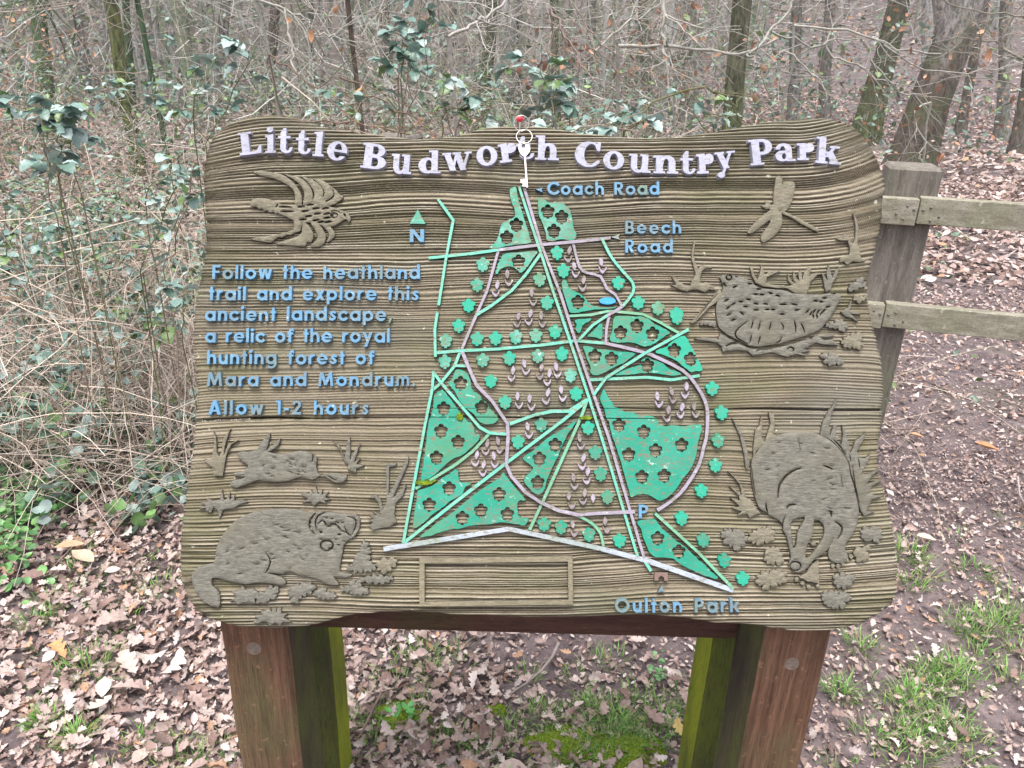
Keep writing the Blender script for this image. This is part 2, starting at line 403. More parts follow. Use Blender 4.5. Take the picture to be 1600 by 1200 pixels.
# ---- board outline (photo pixels)
TL, TR, BR, BL = (322, 236), (1372, 246), (1398, 946), (293, 940)
top = [TL, (333, 211), (352, 194), (385, 181), (425, 178), (462, 184), (510, 198), (565, 206), (630, 214), (672, 215), (715, 210), (755, 199), (800, 194), (850, 197), (900, 205), (960, 211), (1020, 214), (1075, 210), (1130, 202), (1190, 190), (1240, 184), (1285, 182), (1325, 191), (1350, 212), TR]
right = [TR, (1384, 285), (1381, 320), (1378, 350), (1370, 385), (1361, 415), (1357, 445), (1360, 480), (1369, 520), (1378, 560), (1382, 600), (1381, 640), (1375, 690), (1374, 720), (1378, 750), (1390, 790), (1400, 835), (1404, 880), (1404, 920), BR]
bot = [BL, (312, 960), (345, 974), (385, 981), (440, 982), (490, 977), (530, 966), (570, 959), (640, 956), (720, 961), (820, 965), (920, 964), (1010, 962), (1070, 966), (1120, 974), (1170, 976), (1210, 982), (1255, 987), (1300, 985), (1350, 974), BR]
left = [TL, (317, 265), (318, 310), (321, 360), (318, 400), (310, 440), (303, 480), (300, 530), (303, 570), (307, 610), (305, 655), (300, 700), (292, 750), (285, 800), (280, 850), (281, 900), BL]
def resamp(pts, n):
    q = np.array(smooth(pts, 8, False)); s = np.r_[0, np.cumsum(np.hypot(*np.diff(q, axis=0).T))]; t = np.linspace(0, s[-1], n)
    return np.c_[np.interp(t, s, q[:, 0]), np.interp(t, s, q[:, 1])]
JOINT = [(303, 657), (360, 655), (420, 652.5), (500, 653.5), (620, 652), (760, 652), (900, 653.5), (1050, 654.5), (1150, 655.5), (1260, 655), (1380, 655)]
def grain_h(U, V, px, py):
    Wp = .020*(vnoise(U*2.1+9, V*3.0+3, 1)-.5)+.012*(vnoise(U*5+2, V*7, 2)-.5)+.0016*(vnoise(U*24, V*40, 3)-.5)
    Wp = Wp - .05*np.clip((px-1230)/160, 0, 1)**2*np.clip((470-py)/250, 0, 1) + .02*np.clip((430-px)/110, 0, 1)**2*np.clip((350-py)/150, 0, 1)
    v = V+Wp
    s = v/.0023
    ph = 2*np.pi*(v/.0049+1.9*n1(v/.021+50, 14)+.9*n1(v/.009+80, 15))
    g = .40*(.5+.5*np.sin(ph))+.42*n1(s, 5)+.18*n1(s*2.1+7, 6)
    g = g + .12*(vnoise(U*55, V*500, 8)-.5)
    g = np.clip((g-.48)*1.7+.5, 0, 1)**1.1
    amp = np.interp(py, [170, 400, 440, 520, 640, 800, 850, 990], [1.0, 1.0, .55, .30, .24, .50, .95, 1.0])
    amp = amp*(.75+.5*vnoise(U*6, V*9, 12))
    return g, amp
def plank(name, topc, botc, lc, rc, nx, ny, extra_crack, label):
    """Coons patch between four pixel polylines (all left->right / top->bottom)"""
    T, B_ = resamp(topc, nx), resamp(botc, nx); Lc, Rc = resamp(lc, ny), resamp(rc, ny)
    s = np.linspace(0, 1, nx)[None, :, None]; t = np.linspace(0, 1, ny)[:, None, None]
    Pq = (1-t)*T[None]+t*B_[None]+(1-s)*Lc[:, None]+s*Rc[:, None]-((1-s)*(1-t)*T[0]+s*(1-t)*T[-1]+(1-s)*t*B_[0]+s*t*B_[-1])
    px, py = Pq[..., 0], Pq[..., 1]
    d = Fv[None, None]+((px-800)/FPX)[..., None]*Rv-((py-600)/FPX)[..., None]*Uv
    tt = np.dot(BC-CP, bn)/(d@bn); q = CP+d*tt[..., None]-BC
    U, V = q@bx, q@by
    g, amp = grain_h(U, V, px, py)
    z = (g-.60)*.0048*amp-.0012*(1-amp)*(1-g)
    # worn, uneven rim
    ds = np.minimum.reduce([np.broadcast_to((s[..., 0]), U.shape)*1.1, (1-np.broadcast_to(s[..., 0], U.shape))*1.1])
    dt = np.broadcast_to(t[..., 0], U.shape)*.4 if topc is not JP else (1-np.broadcast_to(t[..., 0], U.shape))*.33
    dj = (1-np.broadcast_to(t[..., 0], U.shape))*.4 if topc is not JP else np.broadcast_to(t[..., 0], U.shape)*.33
    z = z-.006*np.exp(-ds/.006)-.006*np.exp(-dt/.006)-.0012*np.exp(-dj/.003)
    gr = g*amp+(1-amp)*(.40+.24*g)+.14*(vnoise(U*7+3, V*16, 33)-.5)
    if extra_crack:
        yc = 638.5+(px-1000)/380*1.5+1.2*np.sin(px/40)
        wd = np.interp(px, [640, 900, 1130, 1180, 1382], [0, .4, .7, 1.5, 1.9])
        cz = np.exp(-((py-yc)/np.maximum(wd, .05))**2)*(wd > 0.1)
        z = z-.010*cz; gr = gr*(1-cz*.8)
    # ragged ends follow the grain
    edge = np.exp(-ds/.004)*(g-.5)*.0018
    U = U+np.where(np.broadcast_to(s[..., 0], U.shape) < .5, -edge, edge)
    Vt = np.stack([U, V, z], -1).reshape(-1, 3)
    idx = np.arange(nx*ny).reshape(ny, nx)
    F = np.stack([idx[1:, :-1], idx[1:, 1:], idx[:-1, 1:], idx[:-1, :-1]], -1).reshape(-1, 4)
    rim = np.r_[idx[0, :], idx[1:, -1], idx[-1, -2::-1], idx[-2:0:-1, 0]]     # clockwise seen from the front
    R = Vt[rim]; k = len(rim); rows = [rim]
    base = len(Vt); allv = [Vt]; gat = [gr.ravel()]
    for j, zz in enumerate((-.012, -.030, -.045)):
        Q = R.copy(); Q[:, 2] = zz; Q[:, :2] += .0016*(vnoise(np.arange(k)/3.0, np.full(k, j*3.3), 20+j)-.5)[:, None]
        allv.append(Q); gat.append(.35+.5*vnoise(np.arange(k)/2.0, np.full(k, j*1.7), 30)); rows.append(np.arange(base, base+k)); base += k
    Fs = []
    for a, b2 in zip(rows[:-1], rows[1:]):
        Fs.append(np.stack([a, np.roll(a, -1), np.roll(b2, -1), b2], -1))
    cidx = base; allv.append(np.array([[float(U.mean()), float(V.mean()), -.045]])); gat.append(np.array([.4]))
    V3 = np.concatenate(allv); last = rows[-1]
    F4 = np.concatenate([F]+Fs)
    Fb = np.stack([last, np.roll(last, -1), np.full(k, cidx), np.full(k, cidx)], -1)
    me = bpy.data.meshes.new(name)
    F3 = Fb[:, :3]
    loops = np.concatenate([F4.ravel(), F3.ravel()]).astype(np.int32)
    starts = np.concatenate([np.arange(len(F4))*4, len(F4)*4+np.arange(len(F3))*3]).astype(np.int32)
    me.vertices.add(len(V3)); me.vertices.foreach_set('co', V3.astype(np.float32).ravel())
    me.loops.add(len(loops)); me.loops.foreach_set('vertex_index', loops)
    me.polygons.add(len(starts)); me.polygons.foreach_set('loop_start', starts)
    sm = np.zeros(len(starts), bool); sm[:len(F)] = True
    me.polygons.foreach_set('use_smooth', sm)
    me.update(calc_edges=True)
    a = me.attributes.new('grain', 'FLOAT', 'POINT'); a.data.foreach_set('value', np.concatenate(gat).astype(np.float32))
    o = link(name, me, M['board'], sign); o.matrix_local = BM; o['label'] = label
    return o
JP = [(x, y+np.interp(x, [303, 430, 520, 900, 1380], [2.2, 1.9, .9, .6, .5])) for x, y in JOINT]
JU = [(x, y-np.interp(x, [303, 430, 520, 900, 1380], [2.2, 1.9, .9, .6, .5])) for x, y in JOINT]
iL = 10; iR = 11
lu = left[:iL]+[JU[0]]; ll = [JP[0]]+left[iL+1:]
ru = right[:iR+1]+[JU[-1]]; rl = [JP[-1]]+right[iR+1:]
plank('board_plank', top, JU, lu, ru, 330, 680, True, 'upper plank of the board with wavy top edge')
plank('board_plank', JP, bot, ll, rl, 330, 470, False, 'lower plank of the board below the long crack')

# ------------------------------------------------------------------ map: woodland blocks with tree-shaped holes
def flower(cx, cy, r=10, rot=0):
    o = []
    for i in range(60):
        a = 2*math.pi*i/60; best = .56
        for k in range(5):                                   # outline of five round lobes
            d = a-(math.pi/2+2*math.pi*k/5); c = .60*math.cos(d); q = .40**2-(.60*math.sin(d))**2
            if q > 0 and c > 0: best = max(best, c+math.sqrt(q))
        o.append((cx+r*best*math.cos(a+rot), cy-r*best*math.sin(a+rot)))
    return o
def flower_px(cx, cy, r=10.6): return [(1, flower(cx, cy, r)), (1, [(cx-1.3, cy+r*.5), (cx+1.3, cy+r*.5), (cx+2.3, cy+r*1.08), (cx-2.3, cy+r*1.08)])]
def wob(pts, a=.9):
    q = smooth(pts, 4); return [(x+random.uniform(-a, a)*.5, y+random.uniform(-a, a)*.5) for x, y in q]
CRK = [(-1, [(x, y-.5) for x, y in JOINT]+[(x, y+.5) for x, y in JOINT[::-1]])]
CRK2 = [(-1, [(640, 638.2), (1000, 638), (1200, 639), (1200, 639.6), (1000, 638.7), (640, 638.6)])]
def region(k, pts, holes, mat='green', label=None, crack=False, hk=None):
    ops = [(1, wob(cr(k, pts) if k else pts))]
    for h_ in holes:
        hh = cr(h_[0], [(h_[1], h_[2])])[0] if len(h_) == 3 else cr(k, [h_])[0]
        ops += [(-s, p) for s, p in flower_px(hh[0], hh[1]+.3, 10.8)]
    if crack: ops += CRK+CRK2
    return relief('woodland_block', ops, mat, label)
region('1', [(1090,130),(1050,150),(1060,250),(1090,330),(1085,380),(1030,405),(980,440),(965,490),(945,550),(915,600),(875,635),(930,640),(1050,615),(1220,595),(1215,550),(1190,460),(1150,330),(1120,230),(1103,140)], [(1103,440),(1023,545)], 'green_worn')
region('2', [(110,230),(150,220),(185,250),(230,265),(290,255),(330,275),(370,310),(385,360),(395,400),(405,470),(425,510),(420,560),(360,570),(290,565),(230,580),(180,570),(170,500),(140,420),(115,350)], [(190,330),(305,375),(240,490)], 'green_worn')
region('1', [(1010,680),(1130,670),(1260,660),(1275,680),(1230,740),(1190,800),(1140,840),(1100,810),(1050,790),(1000,800),(965,820),(945,850),(930,845),(945,790),(970,730)], [(1120,745)], 'green_worn')
region('2', [(310,905),(345,905),(370,970),(430,1000),(490,1040),(540,1100),(620,1125),(750,1125),(740,1135),(650,1145),(560,1150),(480,1165),(410,1175),(370,1165),(350,1110),(330,1040),(305,960)], [(440,1080)])
region('4', [(205,220),(330,205),(320,230),(270,260),(255,300),(235,330),(205,300),(215,260)], [])
region('4', [(425,250),(430,290),(425,375),(390,370),(350,360),(305,355),(340,320),(380,280),(400,255)], [])
region('4', [(525,200),(600,185),(700,190),(760,190),(820,215),(860,250),(920,280),(990,325),(960,345),(900,390),(830,430),(770,440),(720,420),(660,405),(560,410),(500,395),(490,360),(510,300)], [(580,320),(715,265),(845,330)])
region('4', [(270,435),(330,440),(380,460),(470,465),(560,480),(640,485),(705,500),(650,545),(600,580),(530,610),(460,650),(400,675),(350,675),(325,650),(330,610),(300,540),(280,480)], [(367,515),(505,538)])
region('4', [(535,675),(600,640),(680,610),(745,590),(755,550),(800,532),(850,550),(930,575),(970,615),(1030,640),(1075,660),(1070,678),(980,680),(860,662),(750,662),(640,675)], [(802,592)])
region('4', [(1090,350),(1130,370),(1160,430),(1190,480),(1215,530),(1250,600),(1255,640),(1200,645),(1160,650),(1120,620),(1080,590),(1030,550),(950,515),(870,490),(900,460),(960,440),(1000,400)], [(1025,467),(1160,540)], 'green_pure')
r11 = cr('4', [(440,790),(460,820),(480,860),(510,900),(530,940),(580,950),(620,980),(680,985),(740,1010),(860,1020),(900,1080),(960,1100),(1010,1090),(1100,1100),(1200,1085),(1245,1090),(1255,1130)])+cr('6', [(1462,80),(1440,150),(1420,280),(1380,380),(1310,470),(1250,560),(1190,620),(1130,650),(1090,640),(1020,600),(940,600),(880,620),(860,560),(820,420),(790,310),(760,220),(725,120),(695,0)])+cr('4', [(465,1040),(440,950),(410,870)])
region(None, r11, [('6',780,20),('6',985,75),('6',1300,185),('6',1083,230),('6',860,265),('6',970,450),('6',1155,440)], 'green', 'largest woodland block, painted green with patchy wear', True)
region('3', [(595,640),(640,630),(690,660),(720,710),(740,800),(800,840),(820,880),(870,920),(890,960),(930,1000),(955,1040),(920,1075),(860,1085),(800,1065),(770,1030),(740,990),(680,950),(620,870),(590,810),(545,760),(545,730),(575,700)], [(640,740),(815,940)], 'green', None, True)
r13 = cr('3', [(480,800),(510,815),(545,860),(590,920),(640,990),(700,1060)])+cr('5', [(725,0),(750,40),(760,90),(800,110),(790,150),(740,200),(660,270),(570,310),(500,370),(420,440),(360,480),(310,480),(330,350),(350,200),(375,0)])+cr('3', [(410,960),(420,850)])
region(None, r13, [('3',500,950),('5',478,70),('5',620,160),('5',440,290)], 'green', None, True)
region('5', [(590,395),(620,400),(625,450),(640,500),(720,500),(720,520),(680,540),(650,600),(560,650),(500,700),(430,750),(370,800),(300,860),(250,880),(245,850),(260,740),(275,640),(285,570),(340,550),(430,510),(490,460),(540,430)], [(545,545),(380,680)], 'green')
region('5', [(990,420),(1020,450),(1060,500),(1110,560),(1180,645),(1120,655),(1115,760),(1150,790),(1205,800),(1170,855),(1100,845),(980,830),(920,840),(850,850),(740,855),(650,880),(560,890),(450,920),(380,945),(300,950),(350,910),(450,830),(560,760),(680,660),(780,580),(900,500),(960,460)], [(960,595),(808,730),(655,790),(1028,760)], 'green')
region('5', [(1155,295),(1250,230),(1350,140),(1450,80),(1560,10),(1600,-10),(1560,60),(1530,100),(1480,200),(1450,280),(1390,400),(1350,500),(1330,570),(1290,600),(1240,580),(1170,500),(1180,450),(1240,385),(1200,340)], [(1425,185),(1293,300),(1280,495)], 'green', None, True)
region('7', [(295,290),(430,270),(460,300),(500,350),(550,390),(600,440),(690,500),(760,570),(840,640),(900,700),(955,745),(950,765),(880,750),(800,720),(720,680),(640,640),(590,600),(520,590),(420,575),(370,500),(340,420),(320,350)], [(460,425),(635,535)])

# ---- single trees
def shared_piece(name, ops_unit, h, bev, out):
    V, F = shape_mesh(name, ops_unit, h, -.003, bev, out, 100.0); return pmesh(name, V, F)
def place(me, name, px, py, sx, sy, rot=0, mat=None, label=None, dz=0.0):
    """me in units: 1 unit = sx/sy photo pixels; origin at (px,py)"""
    c = pb(px, py); a = pb(px+1, py); b_ = pb(px, py-1)
    lx = math.hypot(a[0]-c[0], a[1]-c[1]); ly = math.hypot(b_[0]-c[0], b_[1]-c[1])
    ang = math.atan2(a[1]-c[1], a[0]-c[0])+rot
    zc[0] += 1
    o = link(name, me, None, sign)
    o.matrix_local = BM @ Matrix.Translation((c[0], c[1], dz+.00006*(zc[0] % 9))) @ Matrix.Rotation(ang, 4, 'Z') @ Matrix.Diagonal((lx*sx, ly*sy, 1, 1))
    if label: o['label'] = label
    if mat:
        o.material_slots[0].link = 'OBJECT'; o.material_slots[0].material = M[mat]
    return o
def flip(ops): return [(s, [(x, -y) for x, y in p]) for s, p in ops]
tree_me = shared_piece('tree_symbol', flip([(s, [(x, y) for x, y in p]) for s, p in [(1, flower(0, 0, 1)), (1, [(-.12, .5), (.12, .5), (.24, 1.10), (-.24, 1.10)])]]), .0072, .04, .03)
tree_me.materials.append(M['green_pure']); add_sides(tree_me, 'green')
trees = cr('1', [(825,770),(778,938),(707,1110),(1440,672),(1493,822),(1295,895),(1358,1088)])+cr('3', [(625,265),(518,390),(778,373),(930,368),(1100,358),(1265,345),(1425,312),(510,562),(823,550),(1045,533),(1280,515),(1480,497),(892,722),(1010,897),(1310,1085)])+cr('2', [(775,922),(940,1085),(1103,1132),(1257,1180)])+cr('4', [(1047,193),(165,675),(212,828),(1340,785),(1418,985),(310,1110)])+cr('6', [(585,250),(628,428),(685,618),(160,843),(300,868),(530,930),(785,980),(1580,355),(1463,565),(1300,793),(1480,975),(1600,150)])+cr('7', [(1013,610),(1167,760)])+cr('5', [(1117,160)])
worn = {0, 1, 5, 8, 11, 12, 14, 15, 17, 27, 24}
for i, (x, y) in enumerate(trees):
    if 1257/16*3+820 == x: pass
    mt = 'green_worn' if i in worn else ('green' if i in (32, 33, 34, 35, 36, 37, 42, 43, 21, 44) else 'green_pure')
    place(tree_me, 'tree_symbol', x, y, 10.8*random.uniform(.97, 1.03), 10.8*random.uniform(.97, 1.03), random.uniform(-.06, .06), mt)

# ---- heather sprigs: bud and cup
bud_me = shared_piece('heather_bud', [(1, smooth([(0, 1), (.5, .55), (.62, 0), (.35, -.6), (0, -1), (-.5, -.55), (-.6, 0), (-.35, .55)], 3))], .0068, .07, .05)
cup_me = shared_piece('heather_cup', [(1, smooth([(-1, .75), (-.75, .55), (-.45, .05), (0, -.15), (.45, .05), (.7, .6), (.95, .75), (.95, .2), (.55, -.55), (0, -.95), (-.5, -.6), (-.95, .1)], 3))], .0068, .07, .05)
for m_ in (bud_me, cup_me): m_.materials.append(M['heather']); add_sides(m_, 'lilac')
heath = {'1': [(1027,850,1040,920),(945,940,932,1010),(1228,1005,1243,1085)], '2': [(370,655,358,725),(408,785,422,850),(488,900,478,965),(632,750,645,815)],
 '3': [(1120,185,1108,250),(1220,165,1205,232),(1308,180,1320,250),(1075,635,1062,700),(1168,580,1182,645),(1312,610,1297,685),(1432,605,1443,670),(1378,660,1360,735),(1112,850,1125,925),(1212,870,1228,940),(1365,820,1350,890),(1473,795,1487,865)],
 '4': [(885,850,900,915),(1002,810,1015,880),(1128,770,1115,840),(978,965,965,1035),(1092,940,1077,1005),(1190,930,1205,1000)],
 '5': [(863,175,848,245),(950,155,965,230),(775,270,762,340),(915,280,925,350),(832,350,825,420),(1195,35,1208,105)],
 '6': [(453,130,465,200),(487,295,475,365),(523,410,512,485),(403,460,412,530),(365,610,390,690),(497,585,482,655),(565,630,0,0),(395,845,410,920),(665,820,680,890)]}
for k, L_ in heath.items():
    for (a, b_, c, d) in L_:
        p = cr(k, [(a, b_)])[0]; mt = 'heather_worn' if k == '6' and random.random() < .75 or random.random() < .25 else 'heather'
        lean = random.uniform(-.15, .15) + (-.3 if c > a else .25)*-.6
        place(bud_me, 'heather_bud', p[0], p[1], 5.6, 7.2, lean, mt)
        if c:
            q = cr(k, [(c, d)])[0]; place(cup_me, 'heather_cup', q[0], q[1], 6.3, 6.6, -lean*.4, mt)

# ---- paths and roads
def road(pts, mat, w=4.8, h=.0066, name='map_path', label=None):
    o = []
    for i in range(len(pts)-1):
        p, q = np.array(pts[i]), np.array(pts[i+1]); d = (q-p)/(np.hypot(*(q-p))+1e-9)
        o.append((1, seg(p, q, w*random.uniform(.94, 1.06), w*random.uniform(.94, 1.06), w*.12)))
    for p in pts[1:-1]: o.append((1, ell(p[0]+.013, p[1]-.017, w*.49, w*.49, 11)))
    relief(name, o, mat, label, h)
road([(671,404.6),(735,398),(779,392)], 'mint')
road([(779.5,392),(812,388),(845,384),(900,379),(953,373.5)], 'lilac', 5.2)
road([(811,294),(826,340),(842,388),(865,460),(890,533),(918,617),(939,683),(957,742),(974,799),(985,835),(995,868)], 'mint', 4.6, .0066)
road([(819,296),(832,340),(845.6,384),(875,460),(899,535),(927.5,619),(950,683),(984,799),(1004.7,869)], 'lilac', 4.8, .0070, 'map_path', 'pale lilac coach road running down the map')
road([(1005,874),(1016,891)], 'mint', 5)
road([(685,313.5),(708.7,346),(697.5,405),(686,478)], 'mint', 4.6)
road([(684,489),(680,516),(681,558)], 'mint', 4.6)
road([(779,392),(761,456),(744,494),(722,546)], 'lilac', 4.6, .0054)
road([(723,551),(731,571),(745,602.5),(769,627),(793,662),(794,683),(791,726),(799,744),(821,769),(845.6,785),(872,797),(902.5,804),(932,801.5),(990.6,799)], 'lilac', 5.6, .0072, 'map_path', 'lilac heathland trail curving round the left of the map')
road([(844,399),(821,431),(799,455.6),(769,478),(745,493)], 'mint', 5, .0058)
road([(680.6,552),(716,549),(778,546),(844,540),(899,533),(944,537)], 'mint', 5, .0058)
road(smooth([(944,537),(1000.6,550),(1029,561),(1066,580),(1085,600.6),(1100,627),(1104,650),(1102,683),(1097.5,700),(1090,727.5),(1069,761),(1050.6,780),(1026,796.5)], 2, False), 'lilac', 5.4, .0074, 'map_path', 'lilac trail looping round the right of the map')
road([(904,532),(925.6,509),(948,494)], 'mint', 4.6)
road([(948,494),(961,487),(972.5,479)], 'lilac', 5)
road(smooth([(972.5,479),(988,459),(988,444),(979,433),(962.5,414),(951,397.5),(940,375)], 2, False), 'mint', 4.6)
road(smooth([(895,380.6),(905,418),(917.5,427.5),(938,433),(947.5,452),(960.6,461),(970,478)], 2, False), 'lilac', 4.4, .0050)
road([(951,495.6),(947,514),(946,537)], 'lilac', 4.6, .005)
road([(886,495),(922,493),(950,487),(965,488),(1004,492),(1029,504),(1059,521)], 'mint_dull', 4.4, .0056)
road([(1074,516),(1008,552),(946,591),(926.6,617.5)], 'mint', 5, .0078)
road([(922,594),(1010,590),(1047.5,594),(1091.6,587.5)], 'mint', 5, .0054)
road([(916,625),(888,643),(862.5,643),(834,649),(797,662.5)], 'mint', 5.2, .0052)
road([(918,625),(875.6,660),(793,722),(712,784),(632,847.5)], 'mint', 5.4, .0062)
road([(916,628),(909,648),(903,662),(846,787.5),(827.5,827)], 'mint_dull', 5, .0056)
road([(678,581),(676,608),(665.6,660),(648,754),(631,847.5)], 'mint', 4.8, .0070)
road([(719,551),(710.6,572.5),(689,599),(676,610)], 'mint', 4.8, .0050)
road([(710.6,572),(731,572.5)], 'mint', 4.2, .0057)
road([(678,582),(689,598),(722,636),(750,668),(765,676.6),(791,678.5)], 'mint', 4.8, .0064)
road([(765,677.5),(739,705),(712.5,725.6),(681,745),(650,763)], 'mint_dull', 5, .0053)
road([(601,857),(795,826),(900,848),(940,857),(1005.6,874)], 'white', 7.6, .0060, 'map_road', 'white main road along the foot of the map')
road([(1005.6,873.5),(1143,921)], 'white', 8.2, .0064, 'map_road')
road(smooth([(904,806),(925,817.5),(938,834),(942,853)], 2, False), 'mint_dull', 4.6, .0054)
road([(1022.5,802),(1090,863),(1143,918)], 'mint_dull', 5, .0076)

relief('pond', [(1, smooth(cr('2', [(615,1075),(640,1050),(690,1045),(735,1050),(755,1078),(735,1095),(690,1105),(640,1098)]), 3))], 'pond', 'bright blue pond on the map')
relief('north_arrow', [(1, cr('1', [(285,315),(350,435),(217,435)]))], 'green_worn', 'green triangle pointing north')
relief('arrow', [(1, cr('2', [(88,150),(150,133),(140,152),(150,176)]))], 'blue', 'small blue arrowhead beside Coach Road')
relief('arrow', [(1, cr('2', [(712,545),(790,518),(775,545),(790,568)]))], 'white', 'pale arrowhead beside Beech Road')
relief('arrow', [(1, cr('7', [(495,812),(520,882),(492,868),(458,880)]))], 'blue_worn', 'grey arrowhead above Oulton Park')
relief('arch_symbol', [(1, cr('7', [(435,712),(545,712),(545,782),(517,782),(510,752),(488,738),(470,755),(466,780),(433,780)]))], 'brown', 'small brown arch symbol')
relief('raised_frame', [(1, [(656, 871), (894, 868), (895, 943), (656, 946)]), (-1, [(664.5, 879), (886.5, 876.5), (887.5, 936), (664.5, 938.5)])], 'frame', 'empty raised rectangular frame at the foot of the board', .0085)

for q, nm in (([(650,756),(653,749),(661,751),(668,748),(674,752),(681,748),(682,751),(672,757),(660,758)], 'moss on the path at the left of the map'), ([(714,649),(719,645),(724,651),(722,658),(715,655)], 'moss beside the crack in the map'), ([(905,652),(915,650),(925,653),(918,657),(908,656)], 'moss under the meeting point of the paths')):
    relief('moss_growth', [(1, wob(q, 1.6))], 'moss', nm, .0085)

# ------------------------------------------------------------------ lettering
def para(x0, y0, x1, y1, w): return [(x0, y0), (x0+w, y0), (x1+w, y1), (x1, y1)]
S = .29; CH = 1.42
ring = [(1, ell(.52, .5, .53, .52, 30)), (-1, ell(.52, .5, .25, .235, 22))]
def shift(ops, dx, dy=0, sx=1, sy=1): return [(s, [(x*sx+dx, y*sy+dy) for x, y in p]) for s, p in ops]
arch = [(1, ell(.46, .52, .46, .5, 28)), (-1, ell(.46, .52, .18, .22, 20)), (-1, rect(-.1, -.1, 1.1, .52))]
def R_(*a): return (1, rect(*a))
def Mn(*a): return (-1, rect(*a))
gl = {
 'o': (ring, 1.04), 'a': (ring+[R_(.77, 0, 1.06, 1)], 1.06), 'd': (ring+[R_(.77, 0, 1.06, CH)], 1.06),
 'b': (ring+[R_(0, 0, .29, CH)], 1.06), 'p': (ring+[R_(0, -.42, .29, 1)], 1.06),
 'c': (ring+[(-1, [(.6, .5), (1.3, 1.0), (1.3, 0)])], .92),
 'e': (ring+[(-1, rect(.55, .28, 1.2, .42)), R_(.2, .40, 1.04, .58)], 1.05),
 'f': ([(1, ell(.46, 1.06, .34, .36)), (-1, ell(.46, 1.06, .06, .1)), Mn(-.1, .5, 1, 1.06), Mn(.62, .9, 1, 1.5), R_(.12, 0, .40, 1.08), R_(0, .76, .60, .99)], .60),
 'g': ([(1, ell(.53, -.02, .53, .42, 28)), (-1, ell(.53, -.02, .25, .19, 20)), Mn(-.2, -.02, 1.2, .9), Mn(-.2, -.2, .25, .0)]+ring+[R_(.77, -.06, 1.06, 1)], 1.06),
 'h': (arch+[R_(0, 0, .28, CH), R_(.64, 0, .92, .54)], .92), 'n': (arch+[R_(0, 0, .28, 1), R_(.64, 0, .92, .54)], .92),
 'u': ([(s, [(.92-x, 1-y) for x, y in p]) for s, p in arch]+[R_(.64, 0, .92, 1), R_(0, .46, .28, 1)], .92),
 'm': (shift(arch, 0, 0, .87)+[R_(0, 0, .28, 1), R_(.54, 0, .82, .54)]+[], 1.38),
 'r': (arch+[Mn(.46, .3, 1.1, .80), Mn(.62, .5, 1.2, 1.2), R_(0, 0, .28, 1)], .62),
 'i': ([R_(0, 0, .28, 1), (1, ell(.14, 1.27, .18, .16))], .28), 'l': ([R_(0, 0, .28, CH)], .28),
 't': ([R_(.13, 0, .41, 1.36), R_(0, .76, .54, 1)], .54),
 'k': ([(1, para(.22, .42, .66, 1, .33)), (1, para(.66, 0, .28, .62, .34)), R_(0, 0, .28, CH)], 1.0),
 's': (stroke(smooth([(.62, .80), (.40, .88), (.20, .72), (.38, .53), (.56, .32), (.36, .13), (.08, .22)], 4, False), .25), .70),
 'x': ([(1, para(0, 0, .55, 1, .34)), (1, para(.55, 0, 0, 1, .34))], .89),
 'y': ([(1, para(.16, -.42, .70, 1, .31)), (1, para(.40, .12, 0, 1, .32))], 1.0),
 'w': ([(1, para(.22, 0, 0, 1, .29)), (1, para(.24, 0, .50, 1, .27)), (1, para(.80, 0, .52, 1, .27)), (1, para(.82, 0, 1.06, 1, .29))], 1.35),
 'A': ([(1, para(0, 0, .46, CH, .34)), (1, para(.92, 0, .46, CH, .34)), R_(.3, .28, .95, .5)], 1.26),
 'B': ([(1, ell(.48, 1.04, .42, .38)), (1, ell(.52, .42, .46, .42)), R_(0, 0, .50, CH), (-1, rect(.29, .22, .50, .56)), (-1, rect(.29, .82, .47, 1.18)), (-1, ell(.5, .39, .17, .17)), (-1, ell(.47, 1.0, .14, .18))], .98),
 'C': ([(1, ell(.72, .71, .74, .73, 34)), (-1, ell(.72, .71, .43, .43, 24)), (-1, [(.8, .71), (1.7, 1.35), (1.7, .07)])], 1.22),
 'O': ([(1, ell(.74, .71, .76, .73, 34)), (-1, ell(.74, .71, .45, .43, 24))], 1.50),
 'F': ([R_(0, 0, .3, CH), R_(.0, 1.17, .80, CH), R_(0, .62, .72, .86)], .82),
 'M': ([(1, para(.0, 0, .16, CH, .28)), (1, para(1.24, 0, 1.08, CH, .28)), (1, para(.62, .1, .16, CH, .30)), (1, para(.60, .1, 1.08, CH, .28))], 1.54),
 'N': ([R_(0, 0, .29, CH), R_(.80, 0, 1.09, CH), (1, para(.78, 0, 0, CH, .31))], 1.09),
 'P': ([(1, ell(.48, .98, .46, .44)), R_(0, 0, .3, CH), R_(.1, .54, .48, CH), (-1, ell(.48, .98, .18, .19)), (-1, rect(.3, .79, .48, 1.17))], .94),
 'R': ([(1, ell(.48, .98, .46, .44)), (1, para(.62, 0, .30, .62, .35)), R_(0, 0, .3, CH), R_(.1, .54, .48, CH), (-1, ell(.48, .98, .18, .19)), (-1, rect(.3, .79, .48, 1.17))], 1.0),
 '1': ([R_(.2, 0, .48, CH), R_(0, 1.2, .3, CH)], .48), '-': ([R_(0, .42, .5, .64)], .5),
 '2': ([(1, ell(.46, .98, .44, .44)), (-1, ell(.46, .98, .16, .18)), (-1, [(-.1, .98), (.46, .98), (.7, .7), (.3, .3), (-.1, .4)]), (1, para(0, .1, .52, .86, .34)), R_(0, 0, .92, .25)], .92),
 '.': ([(1, ell(.17, .15, .18, .17))], .34), ',': ([(1, [(.1, .3), (.38, .3), (.16, -.25), (0, -.25)])], .38)}
